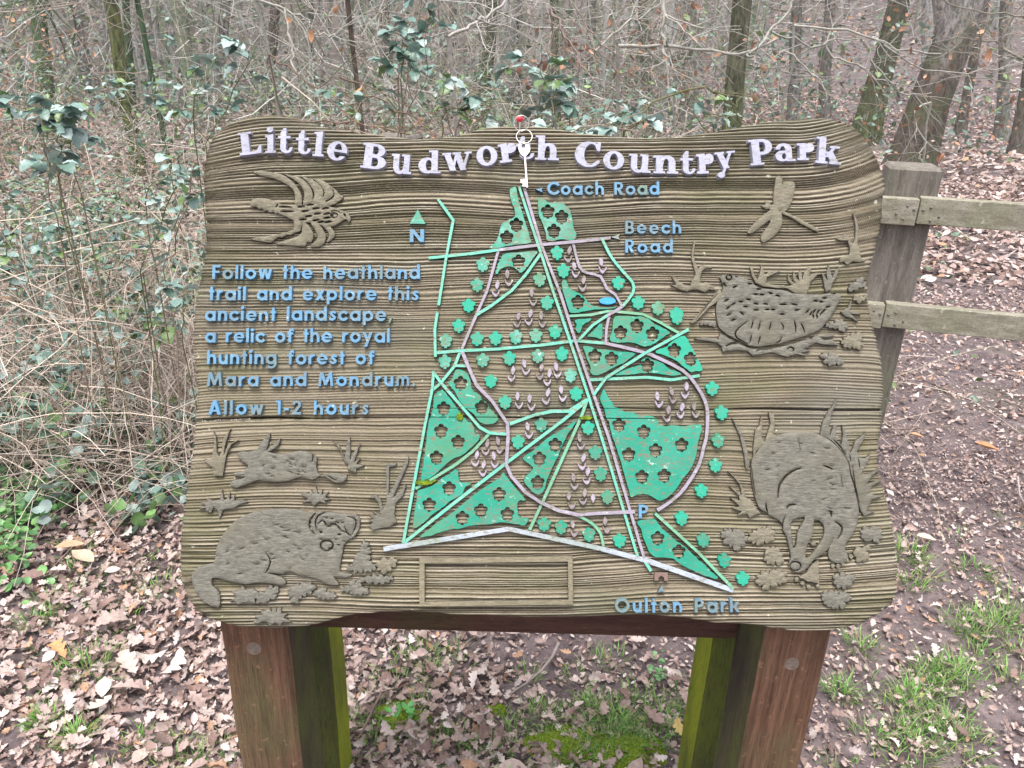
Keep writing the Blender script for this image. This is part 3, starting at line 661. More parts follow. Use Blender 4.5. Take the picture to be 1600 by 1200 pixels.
gl['m'] = (shift(arch, 0, 0, .84)+[R_(.0, 0, .26, 1)]+[(1, ell(.46*.84+.52, .52, .46*.84, .5, 28)), (-1, ell(.46*.84+.52, .52, .15, .22, 20)), Mn(.72, -.1, 1.4, .52), R_(.52, 0, .78, .54), R_(1.04, 0, 1.30, .54), R_(0, 0, .26, 1)], 1.30)
# serif title face
def CAP(*o): return list(o)
sg = {
 'L': CAP(R_(.14, 0, .56, 1.42), R_(0, 1.28, .72, 1.42), R_(0, 0, 1.1, .16), (1, [(.5, .16), (.92, .2), (1.08, .52), (1.2, .52), (1.16, 0), (.5, 0)])),
 'i': CAP(R_(.14, 0, .50, .9), (1, [(0, .84), (0, .95), (.50, 1.02), (.5, .8)]), R_(0, 0, .64, .13), (1, ell(.3, 1.27, .2, .16))),
 't': CAP((1, ell(.55, .30, .40, .32)), (-1, ell(.62, .36, .13, .22)), Mn(.58, .34, 1.1, .8), R_(.16, .28, .52, 1.2), (1, [(.16, 1.1), (.34, 1.42), (.52, 1.42), (.52, 1.0)]), R_(0, .82, .80, .98)),
 'l': CAP(R_(.14, 0, .50, 1.42), (1, [(0, 1.28), (0, 1.38), (.50, 1.46), (.5, 1.2)]), R_(0, 0, .64, .13)),
 'e': CAP((1, ell(.56, .5, .56, .52, 30)), (-1, ell(.60, .5, .20, .38, 20)), Mn(.58, .26, 1.3, .46), R_(.36, .44, 1.12, .58)),
 'B': CAP((1, ell(.66, 1.05, .46, .37, 24)), (1, ell(.68, .39, .54, .39, 24)), R_(.12, 0, .66, 1.42), R_(0, 1.29, .6, 1.42), R_(0, 0, .6, .13), (-1, ell(.66, 1.05, .13, .22)), (-1, ell(.68, .39, .15, .24)), Mn(.52, .16, .66, .62), Mn(.52, .86, .64, 1.26)),
 'u': CAP((1, ell(.52, .36, .40, .38)), (-1, ell(.58, .42, .13, .28)), Mn(.45, .42, .71, 1.1), Mn(-.2, .4, .1, 1.1), Mn(.14, .42, .8, 1.1), R_(.12, .34, .46, .98), R_(.72, 0, 1.06, .98), R_(0, .86, .46, .98), R_(.6, .86, 1.06, .98), R_(.9, 0, 1.2, .13)),
 'd': CAP((1, ell(.50, .48, .50, .50, 28)), (-1, ell(.56, .48, .16, .34)), R_(.70, 0, 1.04, 1.42), R_(.56, 1.29, 1.04, 1.42), R_(.9, 0, 1.2, .13)),
 'w': CAP((1, para(.40, 0, .08, 1, .36)), (1, para(.46, 0, .74, .9, .16)), (1, para(.98, 0, .66, 1, .36)), (1, para(1.06, 0, 1.42, .95, .16)), R_(0, .88, .52, 1), R_(.6, .88, 1.1, 1), R_(1.28, .88, 1.7, 1)),
 'o': CAP((1, ell(.58, .5, .58, .52, 30)), (-1, ell(.58, .5, .22, .36, 22))),
 'r': CAP((1, ell(.72, .74, .26, .26)), (1, para(.40, .45, .52, .9, .3)), R_(.14, 0, .50, .95), (1, [(0, .86), (0, .98), (.50, 1.0), (.5, .8)]), R_(0, 0, .66, .13)),
 'h': CAP((1, ell(.72, .60, .42, .40)), (-1, ell(.66, .52, .13, .28)), Mn(.53, -.1, .79, .52), Mn(.0, -.1, 1.3, .5), R_(.14, 0, .50, 1.42), (1, [(0, 1.30), (0, 1.42), (.50, 1.42), (.5, 1.2)]), R_(.78, 0, 1.14, .62), R_(0, 0, .60, .13), R_(.68, 0, 1.28, .13)),
 'n': CAP((1, ell(.72, .60, .42, .40)), (-1, ell(.66, .52, .13, .28)), Mn(.0, -.1, 1.3, .5), R_(.14, 0, .50, .98), (1, [(0, .86), (0, .98), (.50, .98), (.5, .8)]), R_(.78, 0, 1.14, .62), R_(0, 0, .60, .13), R_(.68, 0, 1.28, .13)),
 'C': CAP((1, ell(.72, .71, .72, .73, 34)), (-1, ell(.84, .71, .36, .58, 26)), Mn(.84, .40, 1.8, .96), Mn(1.28, -.2, 1.9, 1.5), (1, [(1.12, .92), (1.28, .92), (1.30, 1.42), (1.18, 1.42), (1.0, 1.25)]), (1, [(1.0, .1), (1.3, .32), (1.26, .42), (.9, .2)])),
 'y': CAP((1, para(.42, .05, .08, 1, .36)), (1, para(.24, -.30, .86, 1, .17)), (1, ell(.24, -.28, .22, .17)), R_(0, .88, .56, 1), R_(.70, .88, 1.2, 1)),
 'P': CAP((1, ell(.68, .98, .50, .44, 26)), R_(.14, 0, .54, 1.42), R_(.2, .54, .68, 1.42), R_(0, 1.29, .6, 1.42), R_(0, 0, .70, .13), (-1, ell(.68, .98, .15, .27)), Mn(.54, .72, .66, 1.24)),
 'a': CAP((1, ell(.50, .70, .46, .32, 24)), (-1, ell(.44, .66, .14, .18)), Mn(-.1, .45, .50, .66), (1, ell(.40, .30, .40, .31, 24)), (-1, ell(.50, .28, .12, .17)), R_(.62, 0, .96, .70), R_(.8, 0, 1.14, .13)),
 'k': CAP((1, para(.46, .36, .86, .92, .2)), (1, para(.84, 0, .46, .66, .42)), R_(.14, 0, .50, 1.42), (1, [(0, 1.30), (0, 1.42), (.50, 1.42), (.5, 1.2)]), R_(0, 0, .62, .13), R_(.70, 0, 1.34, .13), R_(.72, .85, 1.22, .98))}
gm = {}
def glyph(ch, serif):
    k = (ch, serif)
    if k not in gm:
        ops = sg[ch] if serif else gl[ch][0]
        # nudge every polygon a hair so that no two outlines coincide
        ops = [(s, [(x+.0013*((i*7) % 5-2), y+.0011*((i*5) % 7-3)) for x, y in p]) for i, (s, p) in enumerate(ops)]
        V, F = shape_mesh('letter', ops, .0092 if serif else .0074, -.003, .012 if not serif else .010, .02, 100.0)
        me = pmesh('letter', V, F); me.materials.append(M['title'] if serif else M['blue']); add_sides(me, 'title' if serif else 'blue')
        co = np.array(V); gm[k] = (me, co[:, 0].min(), co[:, 0].max(), co[:, 1].min(), co[:, 1].max())
    return gm[k]
title = [('L',375,412,208,245,7),('i',416,434,200,243,2),('t',436,461,202.5,243.5,0),('t',464,489,206,245,-1),('l',491,510,207,248,-4),('e',512,546,223,255,-9),
 ('B',566,607.5,227,268,-7),('u',612,646,243,276,-4),('d',654,691,237,275,-1),('w',692,740,240,270,4),('o',744,779,230,263,6),('r',779,809,226,257,8),('t',806,835,215,253,5),('h',836,875,214,254,-2),
 ('C',897,939,223,265,-4),('o',941,976,238,269,-4),('u',981,1017,243,274,-3),('n',1019,1060,245,275,-1),('t',1061,1086,238,276,0),('r',1086,1115,242,275,2),('y',1116,1150,239,281,6),
 ('P',1168,1207,219,261,5),('a',1208,1241,226,256,1),('r',1242,1271,226,254,0),('k',1272,1314,217,260,-5)]
for ch, x0, x1, yt, yb, rot in title:
    me, a, b_, c, d = glyph(ch, True)
    sx = (x1-x0)/(b_-a); sy = (yb-yt)/(d-c); r = math.radians(rot)
    cx, cy = (x0+x1)/2, (yt+yb)/2                                     # rotate about the letter's middle
    ox = -(a+b_)/2*sx; oy = -(c+d)/2*sy
    px = cx+ox*math.cos(r)-oy*math.sin(r); py = cy-(ox*math.sin(r)+oy*math.cos(r))
    place(me, 'letter', px, py, sx*.97, sy*.98, r, None, 'lilac-white title letter '+ch)
def text(s, x0, x1, yb, xh, mat='blue', wornset=(), slope=0.0, lab='blue letter '):
    adv = {' ': .62}; tot = sum(adv.get(c, None) if c == ' ' else gl[c][1] for c in s); n = len(s)-1
    gap = ((x1-x0)/xh-tot)/n; x = 0
    for i, ch in enumerate(s):
        if ch != ' ':
            me, *_ = glyph(ch, False)
            mt = 'blue_worn' if (i in wornset or (random.random() < .12)) else mat
            place(me, 'letter', x0+x*xh, yb+slope*x*xh+random.uniform(-.25, .25), xh, xh*random.uniform(.97, 1.02), math.radians(random.uniform(-.8, .8)), mt, lab+ch if ch.isalnum() else None)
            x += gl[ch][1]+gap
        else: x += .62+gap
text('Follow the heathland', 334, 657, 437.5, 15.6)
text('trail and explore this', 329, 655, 470.5, 15.6)
text('ancient landscape,', 323, 614, 502.5, 15.6, 'blue', (17,))
text('a relic of the royal', 323, 610, 536.0, 15.6)
text('hunting forest of', 326, 586, 570.0, 15.6, 'blue', (3, 6))
text('Mara and Mondrum.', 326, 650, 604, 15.6, 'blue', (0, 1, 15, 16))
text('Allow 1-2 hours', 328, 577, 648, 15.6, 'blue', (1, 2, 4, 8, 9, 13, 14))
text('Coach Road', 855, 1029, 306.5, 14.4, 'blue')
text('Beech', 976, 1063, 367, 14.4, 'blue', (0, 1, 2))
text('Road', 976, 1050, 396.5, 14.4, 'blue')
text('Oulton Park', 960, 1154, 955.5, 15.2, 'blue', (0, 4, 7, 8, 9, 10), -.002)
place(glyph('N', False)[0], 'letter', 641, 380, 20.5, 14, 0, 'blue', 'blue compass letter N')
place(glyph('P', False)[0], 'letter', 997, 809.5, 16, 14.8, 0, 'blue', 'blue car park letter P')

# ------------------------------------------------------------------ carved animals and plants
def lens(cx, cy, rx, ry, a=0):
    ca, sa = math.cos(a), math.sin(a); o = []
    for i in range(10):
        t = 2*math.pi*i/10; x = rx*math.cos(t); y = ry*math.sin(t)*(.5 if math.sin(t) > 0 else 1.1); o.append((cx+x*ca-y*sa, cy+x*sa+y*ca))
    return o
def slit(pts, w):                                 # tapering cut along a curve
    P = smooth(pts, 3, False); n = len(P); a, b_ = [], []
    for i, p in enumerate(P):
        q0 = np.array(P[max(i-1, 0)]); q1 = np.array(P[min(i+1, n-1)]); d = q1-q0; d /= np.hypot(*d)+1e-9
        ww = w*(.25+.75*math.sin(math.pi*min(max(i/(n-1), .06), .94)))/2
        a.append((p[0]-d[1]*ww, p[1]+d[0]*ww)); b_.append((p[0]+d[1]*ww, p[1]-d[0]*ww))
    return (-1, a+b_[::-1])
def scallop(pts):
    o = []; n = len(pts); P = np.array(pts, float); ar = sum(P[i-1][0]*P[i][1]-P[i][0]*P[i-1][1] for i in range(n)); sg_ = 1 if ar > 0 else -1
    for i in range(n):
        rs = random.uniform(.45, 1.5)
        a, b_ = P[i], P[(i+1) % n]; d = b_-a; nn = np.array([d[1], -d[0]])*sg_
        o.append(tuple(a+(P.mean(0)-a)*.12)); m_ = 1 if np.hypot(*d) < 45 else 2
        for q in range(m_):
            for t, h_ in ((.24, .20), (.5, .32), (.76, .2)): o.append(tuple(a+d*(q+t)/m_+nn*h_*rs/m_))
            if q < m_-1: o.append(tuple(a+d*(q+1)/m_))
    return o
BIG = ('carved_bird', 'carved_polecat', 'carved_badger', 'carved_hare', 'carved_hawk')
def fur(pts, n, seed, w=3.2, ln=26):
    rr = random.Random(seed); o = []; P = np.array(pts); lo, hi = P.min(0), P.max(0); k = 0
    while len(o) < n and k < n*20:
        k += 1; q = np.array([rr.uniform(lo[0], hi[0]), rr.uniform(lo[1], hi[1])])
        if not pin(q[None], P)[0]: continue
        a = rr.uniform(-.35, .35)+(q[0]-(lo[0]+hi[0])/2)/(hi[0]-lo[0])*.8; d = np.array([math.cos(a), math.sin(a)])*ln*rr.uniform(.5, 1.2)
        o.append(slit([tuple(q), tuple(q+d*.5+[0, rr.uniform(-2, 2)]), tuple(q+d)], w))
    return o
def carve(k, adds, subs=(), name='carved_leaf', mat='carve', label=None, sm=2, more=()):
    if name == 'carved_leaf': ops = [(1, cr(k, scallop(p) if len(p) < 15 else p)) for p in adds]
    else: ops = [(1, smooth(cr(k, p), sm) if sm > 1 else cr(k, p)) for p in adds]
    ops += [(s, cr(k, p)) for s, p in subs] + [(1, cr(k, p)) for p in more]
    return relief(name, ops, mat, label, .0078 if name in BIG else .0068, .0035 if name in BIG else .004, .0019 if name in BIG else .0016)
# bird of prey, top left
spots = [(690,660),(745,650),(715,688),(780,672),(840,672),(735,720),(790,705),(850,705),(700,740),(780,745),(850,730),(812,756),(857,756)]
carve('A', [[(540,645),(620,655),(680,650),(740,630),(780,600),(830,600),(850,650),(900,665),(940,680),(975,695),(997,730),(985,757),(972,738),(950,742),(920,765),(870,785),(810,775),(750,760),(690,755),(640,745),(600,722),(560,706)],
 [(375,620),(420,605),(480,610),(560,640),(600,700),(575,712),(545,700),(530,702),(515,690),(495,694),(480,682),(460,686),(445,670),(425,674),(410,660),(385,660),(368,642)],
 [(385,437),(450,437),(560,455),(620,490),(660,530),(690,590),(690,650),(650,660),(650,590),(635,550),(590,515),(520,485),(430,465)],
 [(580,455),(640,465),(700,490),(740,530),(760,580),(752,640),(700,655),(708,600),(703,560),(680,520),(640,490)],
 [(690,470),(740,485),(790,510),(822,550),(825,590),(790,630),(756,640),(770,590),(760,550),(730,510)],
 [(760,484),(810,492),(860,520),(890,570),(880,598),(845,620),(815,625),(835,575),(815,535),(780,500)],
 [(858,520),(900,550),(925,580),(948,592),(940,615),(870,655),(830,640),(860,622),(893,595),(890,560)],
 [(375,860),(440,845),(520,835),(600,815),(645,790),(640,735),(695,750),(688,790),(680,812),(650,822),(625,835),(595,835),(570,850),(545,848),(520,866),(495,882),(440,875)],
 [(530,890),(600,865),(660,845),(692,820),(697,755),(735,775),(765,830),(752,880),(725,880),(712,907),(640,902)],
 [(745,907),(780,870),(790,840),(770,795),(745,755),(800,770),(835,820),(842,850),(832,885),(800,907)],
 [(848,882),(862,840),(848,805),(805,765),(860,776),(897,820),(892,850)]],
 [(-1, lens(x, y, 24, 9, -.15)) for x, y in spots]+[(-1, lens(590, 662, 45, 7)), (-1, lens(600, 690, 42, 7)), (-1, ell(893, 712, 24, 18)), (-1, lens(958, 712, 12, 8, 1.0)), slit([(875,690),(905,682),(935,700)], 6), slit([(545,640),(530,665)], 9)],
 'carved_hawk', 'carve_light', 'bird of prey in flight with barred wings', 2, [ell(900, 716, 13, 10)])
carve('C', [[(845,470),(880,470),(886,500),(930,500),(960,510),(960,560),(950,600),(935,640),(910,680),(875,695),(850,660),(828,640),(830,560),(840,510)],
 [(668,812),(700,770),(760,710),(805,680),(800,655),(830,642),(862,660),(882,715),(880,770),(860,810),(820,850),(770,880),(750,870),(755,830),(800,770),(808,742),(780,760),(740,790),(700,820),(675,826)],
 [(752,652),(775,648),(780,622),(800,625),(812,655),(800,672),(780,672)]], [(-1, lens(872, 686, 8, 7)), slit([(885,500),(886,520)], 4)], 'carved_dragonfly', 'carve_light', 'dragonfly with four broad wings', 2)
carve('C', [[(875,680),(950,712),(1030,755),(1110,797),(1105,814),(1085,808),(1000,765),(930,722),(870,697)]], [], 'dragonfly_tail', 'carve_light', 'long thin tail of the dragonfly')
# plants round the long-billed bird
carve('C', [[(1322,700),(1345,735),(1358,790),(1352,860),(1350,890),(1365,930),(1372,980),(1402,995),(1365,1003),(1320,1000),(1285,1020),(1265,1000),(1240,1005),(1240,978),(1300,955),(1305,920),(1290,870),(1250,870),(1216,858),(1255,845),(1270,828),(1300,850),(1308,880),(1325,885),(1337,850),(1340,780),(1330,730)]], [], 'carved_plant', 'carve_light', 'tall sprig at the right edge of the board', 1)
carve('L', [[(228,75),(212,150),(212,200),(228,260),(240,300),(215,340),(205,375),(165,370),(125,345),(95,310),(80,315),(110,370),(75,370),(130,400),(180,415),(220,400),(250,400),(300,420),(330,400),(372,405),(360,380),(310,350),(270,360),(270,320),(280,280),(300,262),(352,255),(330,245),(280,235),(258,262),(235,220),(226,160),(237,90)]], [], 'carved_plant', 'carve_light', 'sprig left of the long-billed bird', 1)
lsp = [(430,370,.8),(500,385,-.4),(600,365,0),(660,400,0),(640,435,0),(680,438,0),(738,428,.3),(785,445,.3),(445,475,-.5),(540,485,0),(590,470,.2),(570,518,0),(640,498,.2),(705,500,.1),(820,503,0),(895,503,.2),(640,540,0),(715,537,0),(755,537,0),(815,568,0),(915,540,-.2),(985,548,-.8),(1008,562,-1.1),(1030,548,-1),(1055,552,-1),(1078,560,-1),(1095,545,-.8),(1040,480,0),(1075,485,0),(1098,460,0),(490,500,-.5),(455,525,-.6),(460,570,-.4),(545,562,.6),(490,605,-.3),(1155,430,0),(1120,518,-.2),(1020,578,1.4),(1045,580,1.4)]
lops = [(-1, lens(x, y, 17 if i not in (14, 15) else 24, 7.5, a)) for i, (x, y, a) in enumerate(lsp)]
lops += [slit([(578,618),(530,655),(503,690),(515,725),(560,752),(590,770)], 11)]+[slit([(x, y), (x-4, y+24), (x-12, y+50)], 10) for x, y in ((620,612),(668,622),(740,622),(610,706),(668,712))]
lops += [slit([(808,628),(822,645),(820,672)], 9), slit([(895,612),(905,645),(905,690)], 11), slit([(940,628),(955,655),(965,690)], 10), slit([(810,722),(800,745),(770,762)], 9), (-1, ell(460, 322, 23, 21)), slit([(500,312),(520,318)], 6)]
carve('L', [[(400,320),(440,300),(500,308),(560,320),(610,352),(650,385),(720,398),(820,405),(880,425),(980,432),(1080,435),(1150,422),(1212,438),(1185,500),(1150,560),(1110,620),(1060,672),(990,702),(920,727),(860,742),(800,762),(740,772),(660,782),(600,777),(540,747),(470,715),(410,672),(388,640),(378,580),(375,520),(388,470),(408,440),(422,370)]], lops, 'carved_bird', 'carve', 'long-billed woodland bird with speckled plumage', 2, [ell(462, 322, 12, 11)])
carve('L', [[(400,395),(330,480),(205,622),(212,632),(240,615),(330,520),(412,462),(415,420)]], [slit([(385,430),(320,500),(240,600)], 5)], 'bird_bill', 'carve_light', 'long straight bill of the speckled bird', 1)
carve('L', [[(230,730),(290,718),(340,725),(390,735),(400,690),(440,715),(500,750),(600,795),(720,800),(800,785),(900,760),(1000,722),(1100,700),(1165,706),(1130,722),(1070,722),(1100,740),(1150,735),(1190,770),(1130,772),(1080,765),(1040,755),(1010,770),(960,800),(1005,808),(940,822),(978,843),(900,832),(850,852),(800,837),(750,820),(680,832),(620,842),(590,815),(520,805),(420,817),(413,780),(380,755),(320,745)]],
 [slit([(440,780),(480,760),(520,760)], 14), slit([(640,810),(680,798),(720,800)], 12), slit([(850,800),(870,785),(895,800),(880,812)], 12), slit([(960,740),(990,725),(1020,725)], 9)], 'carved_undergrowth', 'carve', 'leafy undergrowth below the long-billed bird', 1)
for nm, p in [('carved_plant', [(600,250),(615,310),(640,358),(690,380),(780,392),(850,392),(830,372),(760,370),(705,355),(715,318),(760,298),(803,275),(740,275),(700,302),(692,270),(675,233),(668,290),(652,335),(628,300),(620,260)]),
 ('carved_plant', [(812,365),(860,400),(900,424),(975,434),(992,400),(1005,350),(1050,305),(1092,290),(1040,288),(992,312),(1012,255),(992,250),(962,290),(951,335),(945,290),(940,268),(925,290),(930,340),(912,325),(892,278),(888,330),(905,362),(872,335),(853,298),(858,342),(880,372),(840,376)]),
 ('carved_plant', [(1078,288),(1090,330),(1100,390),(1110,417),(1138,402),(1152,360),(1182,312),(1202,250),(1175,268),(1152,322),(1142,290),(1127,232),(1113,290),(1120,342),(1100,308)]),
 ('carved_leaf', [(1265,370),(1310,350),(1330,322),(1362,345),(1342,357),(1378,382),(1330,388),(1290,407),(1252,402),(1275,387)]),
 ('carved_leaf', [(1290,457),(1320,438),(1332,455),(1388,450),(1350,477),(1308,477)]),
 ('carved_plant', [(1275,468),(1258,520),(1208,550),(1240,582),(1280,592),(1322,617),(1292,582),(1272,562),(1345,566),(1300,550),(1266,540),(1278,500)]),
 ('carved_leaf', [(1100,640),(1165,625),(1200,600),(1252,640),(1242,667),(1212,682),(1190,655),(1150,657)]),
 ('carved_leaf', [(1205,750),(1222,735),(1270,705),(1350,690),(1342,750),(1352,782),(1310,797),(1282,782),(1250,787),(1222,767)]),
 ('carved_leaf', [(1075,825),(1120,842),(1160,830),(1200,850),(1227,875),(1212,902),(1180,887),(1150,907),(1120,897),(1098,862)]),
 ('carved_leaf', [(262,632),(320,605),(350,615),(376,640),(350,645),(320,632)])]:
    carve('L', [p], [], nm, random.choice(['carve', 'carve_light']), None, 1 if nm == 'carved_plant' else 2)
# hare
carve('E', [[(316,235),(345,224),(380,225),(430,215),(470,222),(520,236),(580,236),(650,220),(700,228),(742,258),(742,320),(762,350),(820,338),(870,343),(902,352),(893,380),(850,393),(810,372),(760,355),(720,377),(660,360),(600,380),(540,387),(500,387),(440,377),(380,395),(320,416),(285,408),(290,382),(340,370),(356,360),(300,355),(305,337),(350,332),(377,300),(350,282),(330,262)],
 [(425,215),(445,180),(468,148),(492,128),(488,165),(478,200),(465,222)], [(465,222),(500,200),(520,180),(546,155),(538,190),(505,218),(480,228)]],
 [slit([(718,226),(722,250),(718,280)], 6), slit([(740,280),(743,320)], 5), (-1, lens(368, 223, 10, 5)), slit([(800,352),(830,372),(850,378)], 6)]+fur([(390,240),(560,250),(690,250),(700,340),(520,370),(390,360)], 16, 6, 3, 22), 'carved_hare', 'carve', 'leaping hare with ears laid back', 2)
for nm, p in [('carved_grass', [(140,262),(160,265),(175,268),(185,240),(195,180),(190,118),(205,150),(208,230),(222,252),(235,220),(240,160),(280,103),(265,150),(250,200),(246,245),(270,185),(322,163),(285,190),(260,240),(250,290),(240,357),(190,352),(185,310),(158,290)]),
 ('carved_grass', [(830,168),(860,195),(890,258),(898,220),(903,170),(918,148),(920,220),(918,272),(937,230),(972,183),(957,230),(938,280),(972,263),(952,290),(992,300),(952,316),(950,337),(905,322),(908,295),(886,272),(868,220)]),
 ('carved_leaf', [(110,530),(150,512),(120,495),(160,492),(150,473),(190,490),(225,482),(235,428),(247,482),(260,476),(277,443),(277,482),(302,458),(302,487),(330,480),(372,492),(330,507),(300,527),(260,532),(237,540),(225,582),(210,537),(190,522),(175,552),(150,542),(150,527)]),
 ('carved_leaf', [(660,438),(700,450),(710,428),(725,450),(735,408),(747,450),(772,428),(767,455),(803,438),(787,470),(812,480),(780,485),(793,502),(755,492),(725,517),(710,492),(663,497),(695,477),(658,456)]),
 ('carved_leaf', [(275,1022),(310,1000),(288,970),(330,962),(345,940),(360,962),(400,955),(432,980),(430,1000),(410,1010),(412,1037),(380,1025),(350,1032),(320,1042),(300,1022)]),
 ('carved_leaf', [(425,992),(460,975),(480,953),(510,948),(542,963),(520,985),(528,1000),(490,1010),(480,1027),(440,1032),(415,1015)]),
 ('carved_leaf', [(590,970),(620,938),(650,933),(722,928),(720,967),(690,980),(660,990),(642,1012),(625,1037),(608,1002),(588,990)]),
 ('carved_leaf', [(720,980),(780,948),(790,973),(842,985),(842,1007),(790,1007),(740,1000)]),
 ('carved_leaf', [(863,960),(920,945),(935,908),(945,930),(977,903),(970,948),(1022,960),(990,987),(930,987),(918,970)]),
 ('carved_leaf', [(900,830),(928,848),(940,800),(970,760),(985,708),(1002,698),(1002,740),(1032,748),(1010,770),(1020,810),(1060,842),(1040,862),(990,862),(930,862)]),
 ('carved_leaf', [(1062,845),(1080,810),(1120,800),(1162,793),(1167,820),(1140,840),(1120,867),(1078,862)]),
 ('carved_leaf', [(960,905),(1030,893),(1100,893),(1152,893),(1110,922),(1040,922)]),
 ('carved_grass', [(1110,290),(1167,288),(1160,302),(1127,307),(1127,380),(1124,450),(1134,445),(1160,390),(1232,248),(1228,290),(1183,390),(1148,470),(1200,430),(1205,398),(1217,408),(1202,460),(1162,502),(1155,560),(1167,600),(1130,627),(1090,632),(1040,647),(1018,622),(1040,602),(1016,590),(1045,585),(1022,560),(1060,562),(1038,538),(1082,560),(1070,500),(1050,472),(1013,470),(1055,453),(1082,480),(1095,530),(1112,500),(1112,400)]),
 ('carved_leaf', [(400,1132),(430,1120),(408,1100),(450,1095),(438,1068),(480,1080),(490,1058),(502,1080),(520,1053),(527,1080),(552,1058),(552,1090),(582,1090),(562,1110),(602,1132),(560,1135),(545,1152),(520,1137),(495,1152),(480,1132),(450,1132),(420,1142)])]:
    carve('E', [p], [], nm, random.choice(['carve', 'carve_light']), None, 1 if nm == 'carved_grass' else 2)
# polecat
carve('E', [[(218,1056),(150,1032),(108,990),(80,930),(76,880),(110,840),(160,825),(195,815),(203,760),(215,715),(250,655),(300,600),(360,563),(440,540),(500,533),(560,528),(640,533),(700,550),(730,548),(790,545),(860,553),(900,558),(950,560),(972,590),(966,640),(940,682),(915,692),(887,720),(880,760),(865,840),(872,868),(932,880),(900,897),(832,890),(857,925),(850,937),(800,932),(760,912),(700,892),(640,882),(600,860),(560,877),(500,872),(476,872),(550,892),(577,920),(560,937),(520,932),(440,922),(360,932),(300,920),(240,905),(186,898),(184,940),(212,962),(226,1000)]],
 [slit([(735,552),(708,590),(706,630),(728,662)], 13), slit([(788,548),(752,566),(735,600),(740,640)], 10), slit([(745,612),(775,592),(800,622),(840,612),(872,645),(898,655)], 11), (-1, lens(765, 656, 9, 7)), (-1, lens(862, 668, 9, 7)), (-1, ell(795, 725, 38, 32)),
  slit([(905,570),(945,585),(950,620),(930,665)], 8), slit([(890,625),(905,660),(925,672)], 8), slit([(470,764),(492,800),(490,835),(466,874)], 9), slit([(830,605),(812,612)], 6), slit([(865,842),(880,850),(905,860)], 6)]+fur([(260,700),(360,600),(500,570),(660,575),(690,700),(700,840),(480,860),(300,890),(220,860)], 20, 3)+[slit([(x, y), (x+9, y+4), (x+16, y+2)], 5) for x, y in ((785,575),(815,580),(760,690),(835,690),(880,700),(850,720),(845,600),(870,600))],
 'carved_polecat', 'carve', 'crouching polecat looking at the viewer', 2, [smooth([(770,712),(795,705),(820,712),(822,730),(805,738),(800,752),(782,748),(768,732)], 2)])
# badger
carve('G', [[(275,300),(300,258),(340,210),(390,175),(450,158),(520,150),(590,154),(640,170),(690,200),(740,250),(777,310),(787,370),(802,420),(822,500),(832,560),(824,620),(800,680),(770,720),(760,760),(777,795),(760,825),(730,832),(690,822),(673,790),(678,750),(700,700),(670,760),(630,792),(600,812),(575,842),(545,872),(492,874),(466,842),(480,800),(468,740),(458,690),(438,660),(430,620),(400,600),(365,580),(350,566),(320,550),(300,510),(285,450),(275,380)]],
 [slit([(350,520),(352,545),(362,578)], 9), slit([(458,548),(470,530),(505,526)], 12), slit([(672,560),(688,565),(688,590)], 12), (-1, smooth([(478,625),(500,600),(548,590),(545,615),(518,660),(510,700),(506,740),(490,750),(484,700)], 2)), (-1, smooth([(600,605),(645,625),(652,680),(620,740),(575,798),(555,800),(562,740),(592,680)], 2)),
  slit([(412,492),(418,435),(445,388),(490,352),(532,338)], 13), slit([(645,325),(670,332),(695,344)], 9), slit([(710,616),(740,640),(742,668),(722,705)], 11), (-1, ell(502, 846, 33, 27)), slit([(448,590),(436,625),(440,655)], 7), slit([(275,330),(285,420),(296,480)], 5)]+fur([(320,260),(420,190),(560,180),(690,240),(740,330),(560,320),(440,350),(380,460),(310,440)], 8, 4, 2.2, 24)+fur([(480,400),(600,370),(720,420),(780,560),(700,600),(600,560),(480,500)], 8, 5, 2.2, 22)+[slit([(x, y), (x+3, y+30), (x+10, y+58)], 2.0) for x, y in ((520,190),(740,380))],
 'carved_badger', 'carve', 'badger walking head-on with striped face', 2, [ell(502, 846, 25, 19), [(486,712),(498,705),(500,735),(488,742)], ell(596, 730, 13, 13)])
carve('G', [[(592,835),(622,815),(628,937),(570,927),(518,902),(560,882),(575,855)], ell(510, 915, 11, 12, 9), ell(540, 935, 11, 12, 9), ell(572, 954, 11, 12, 9), ell(620, 950, 11, 10, 9)], [], 'carved_paw', 'carve_light', 'front paw of the badger with round toes', 1)
carve('G', [ell(697, 846, 10, 13, 9), ell(724, 846, 10, 13, 9), ell(750, 833, 10, 13, 9), ell(770, 815, 10, 12, 9), ell(792, 796, 11, 12, 9)], [], 'carved_claws', 'carve_light', 'row of claws beside the badger', 1)
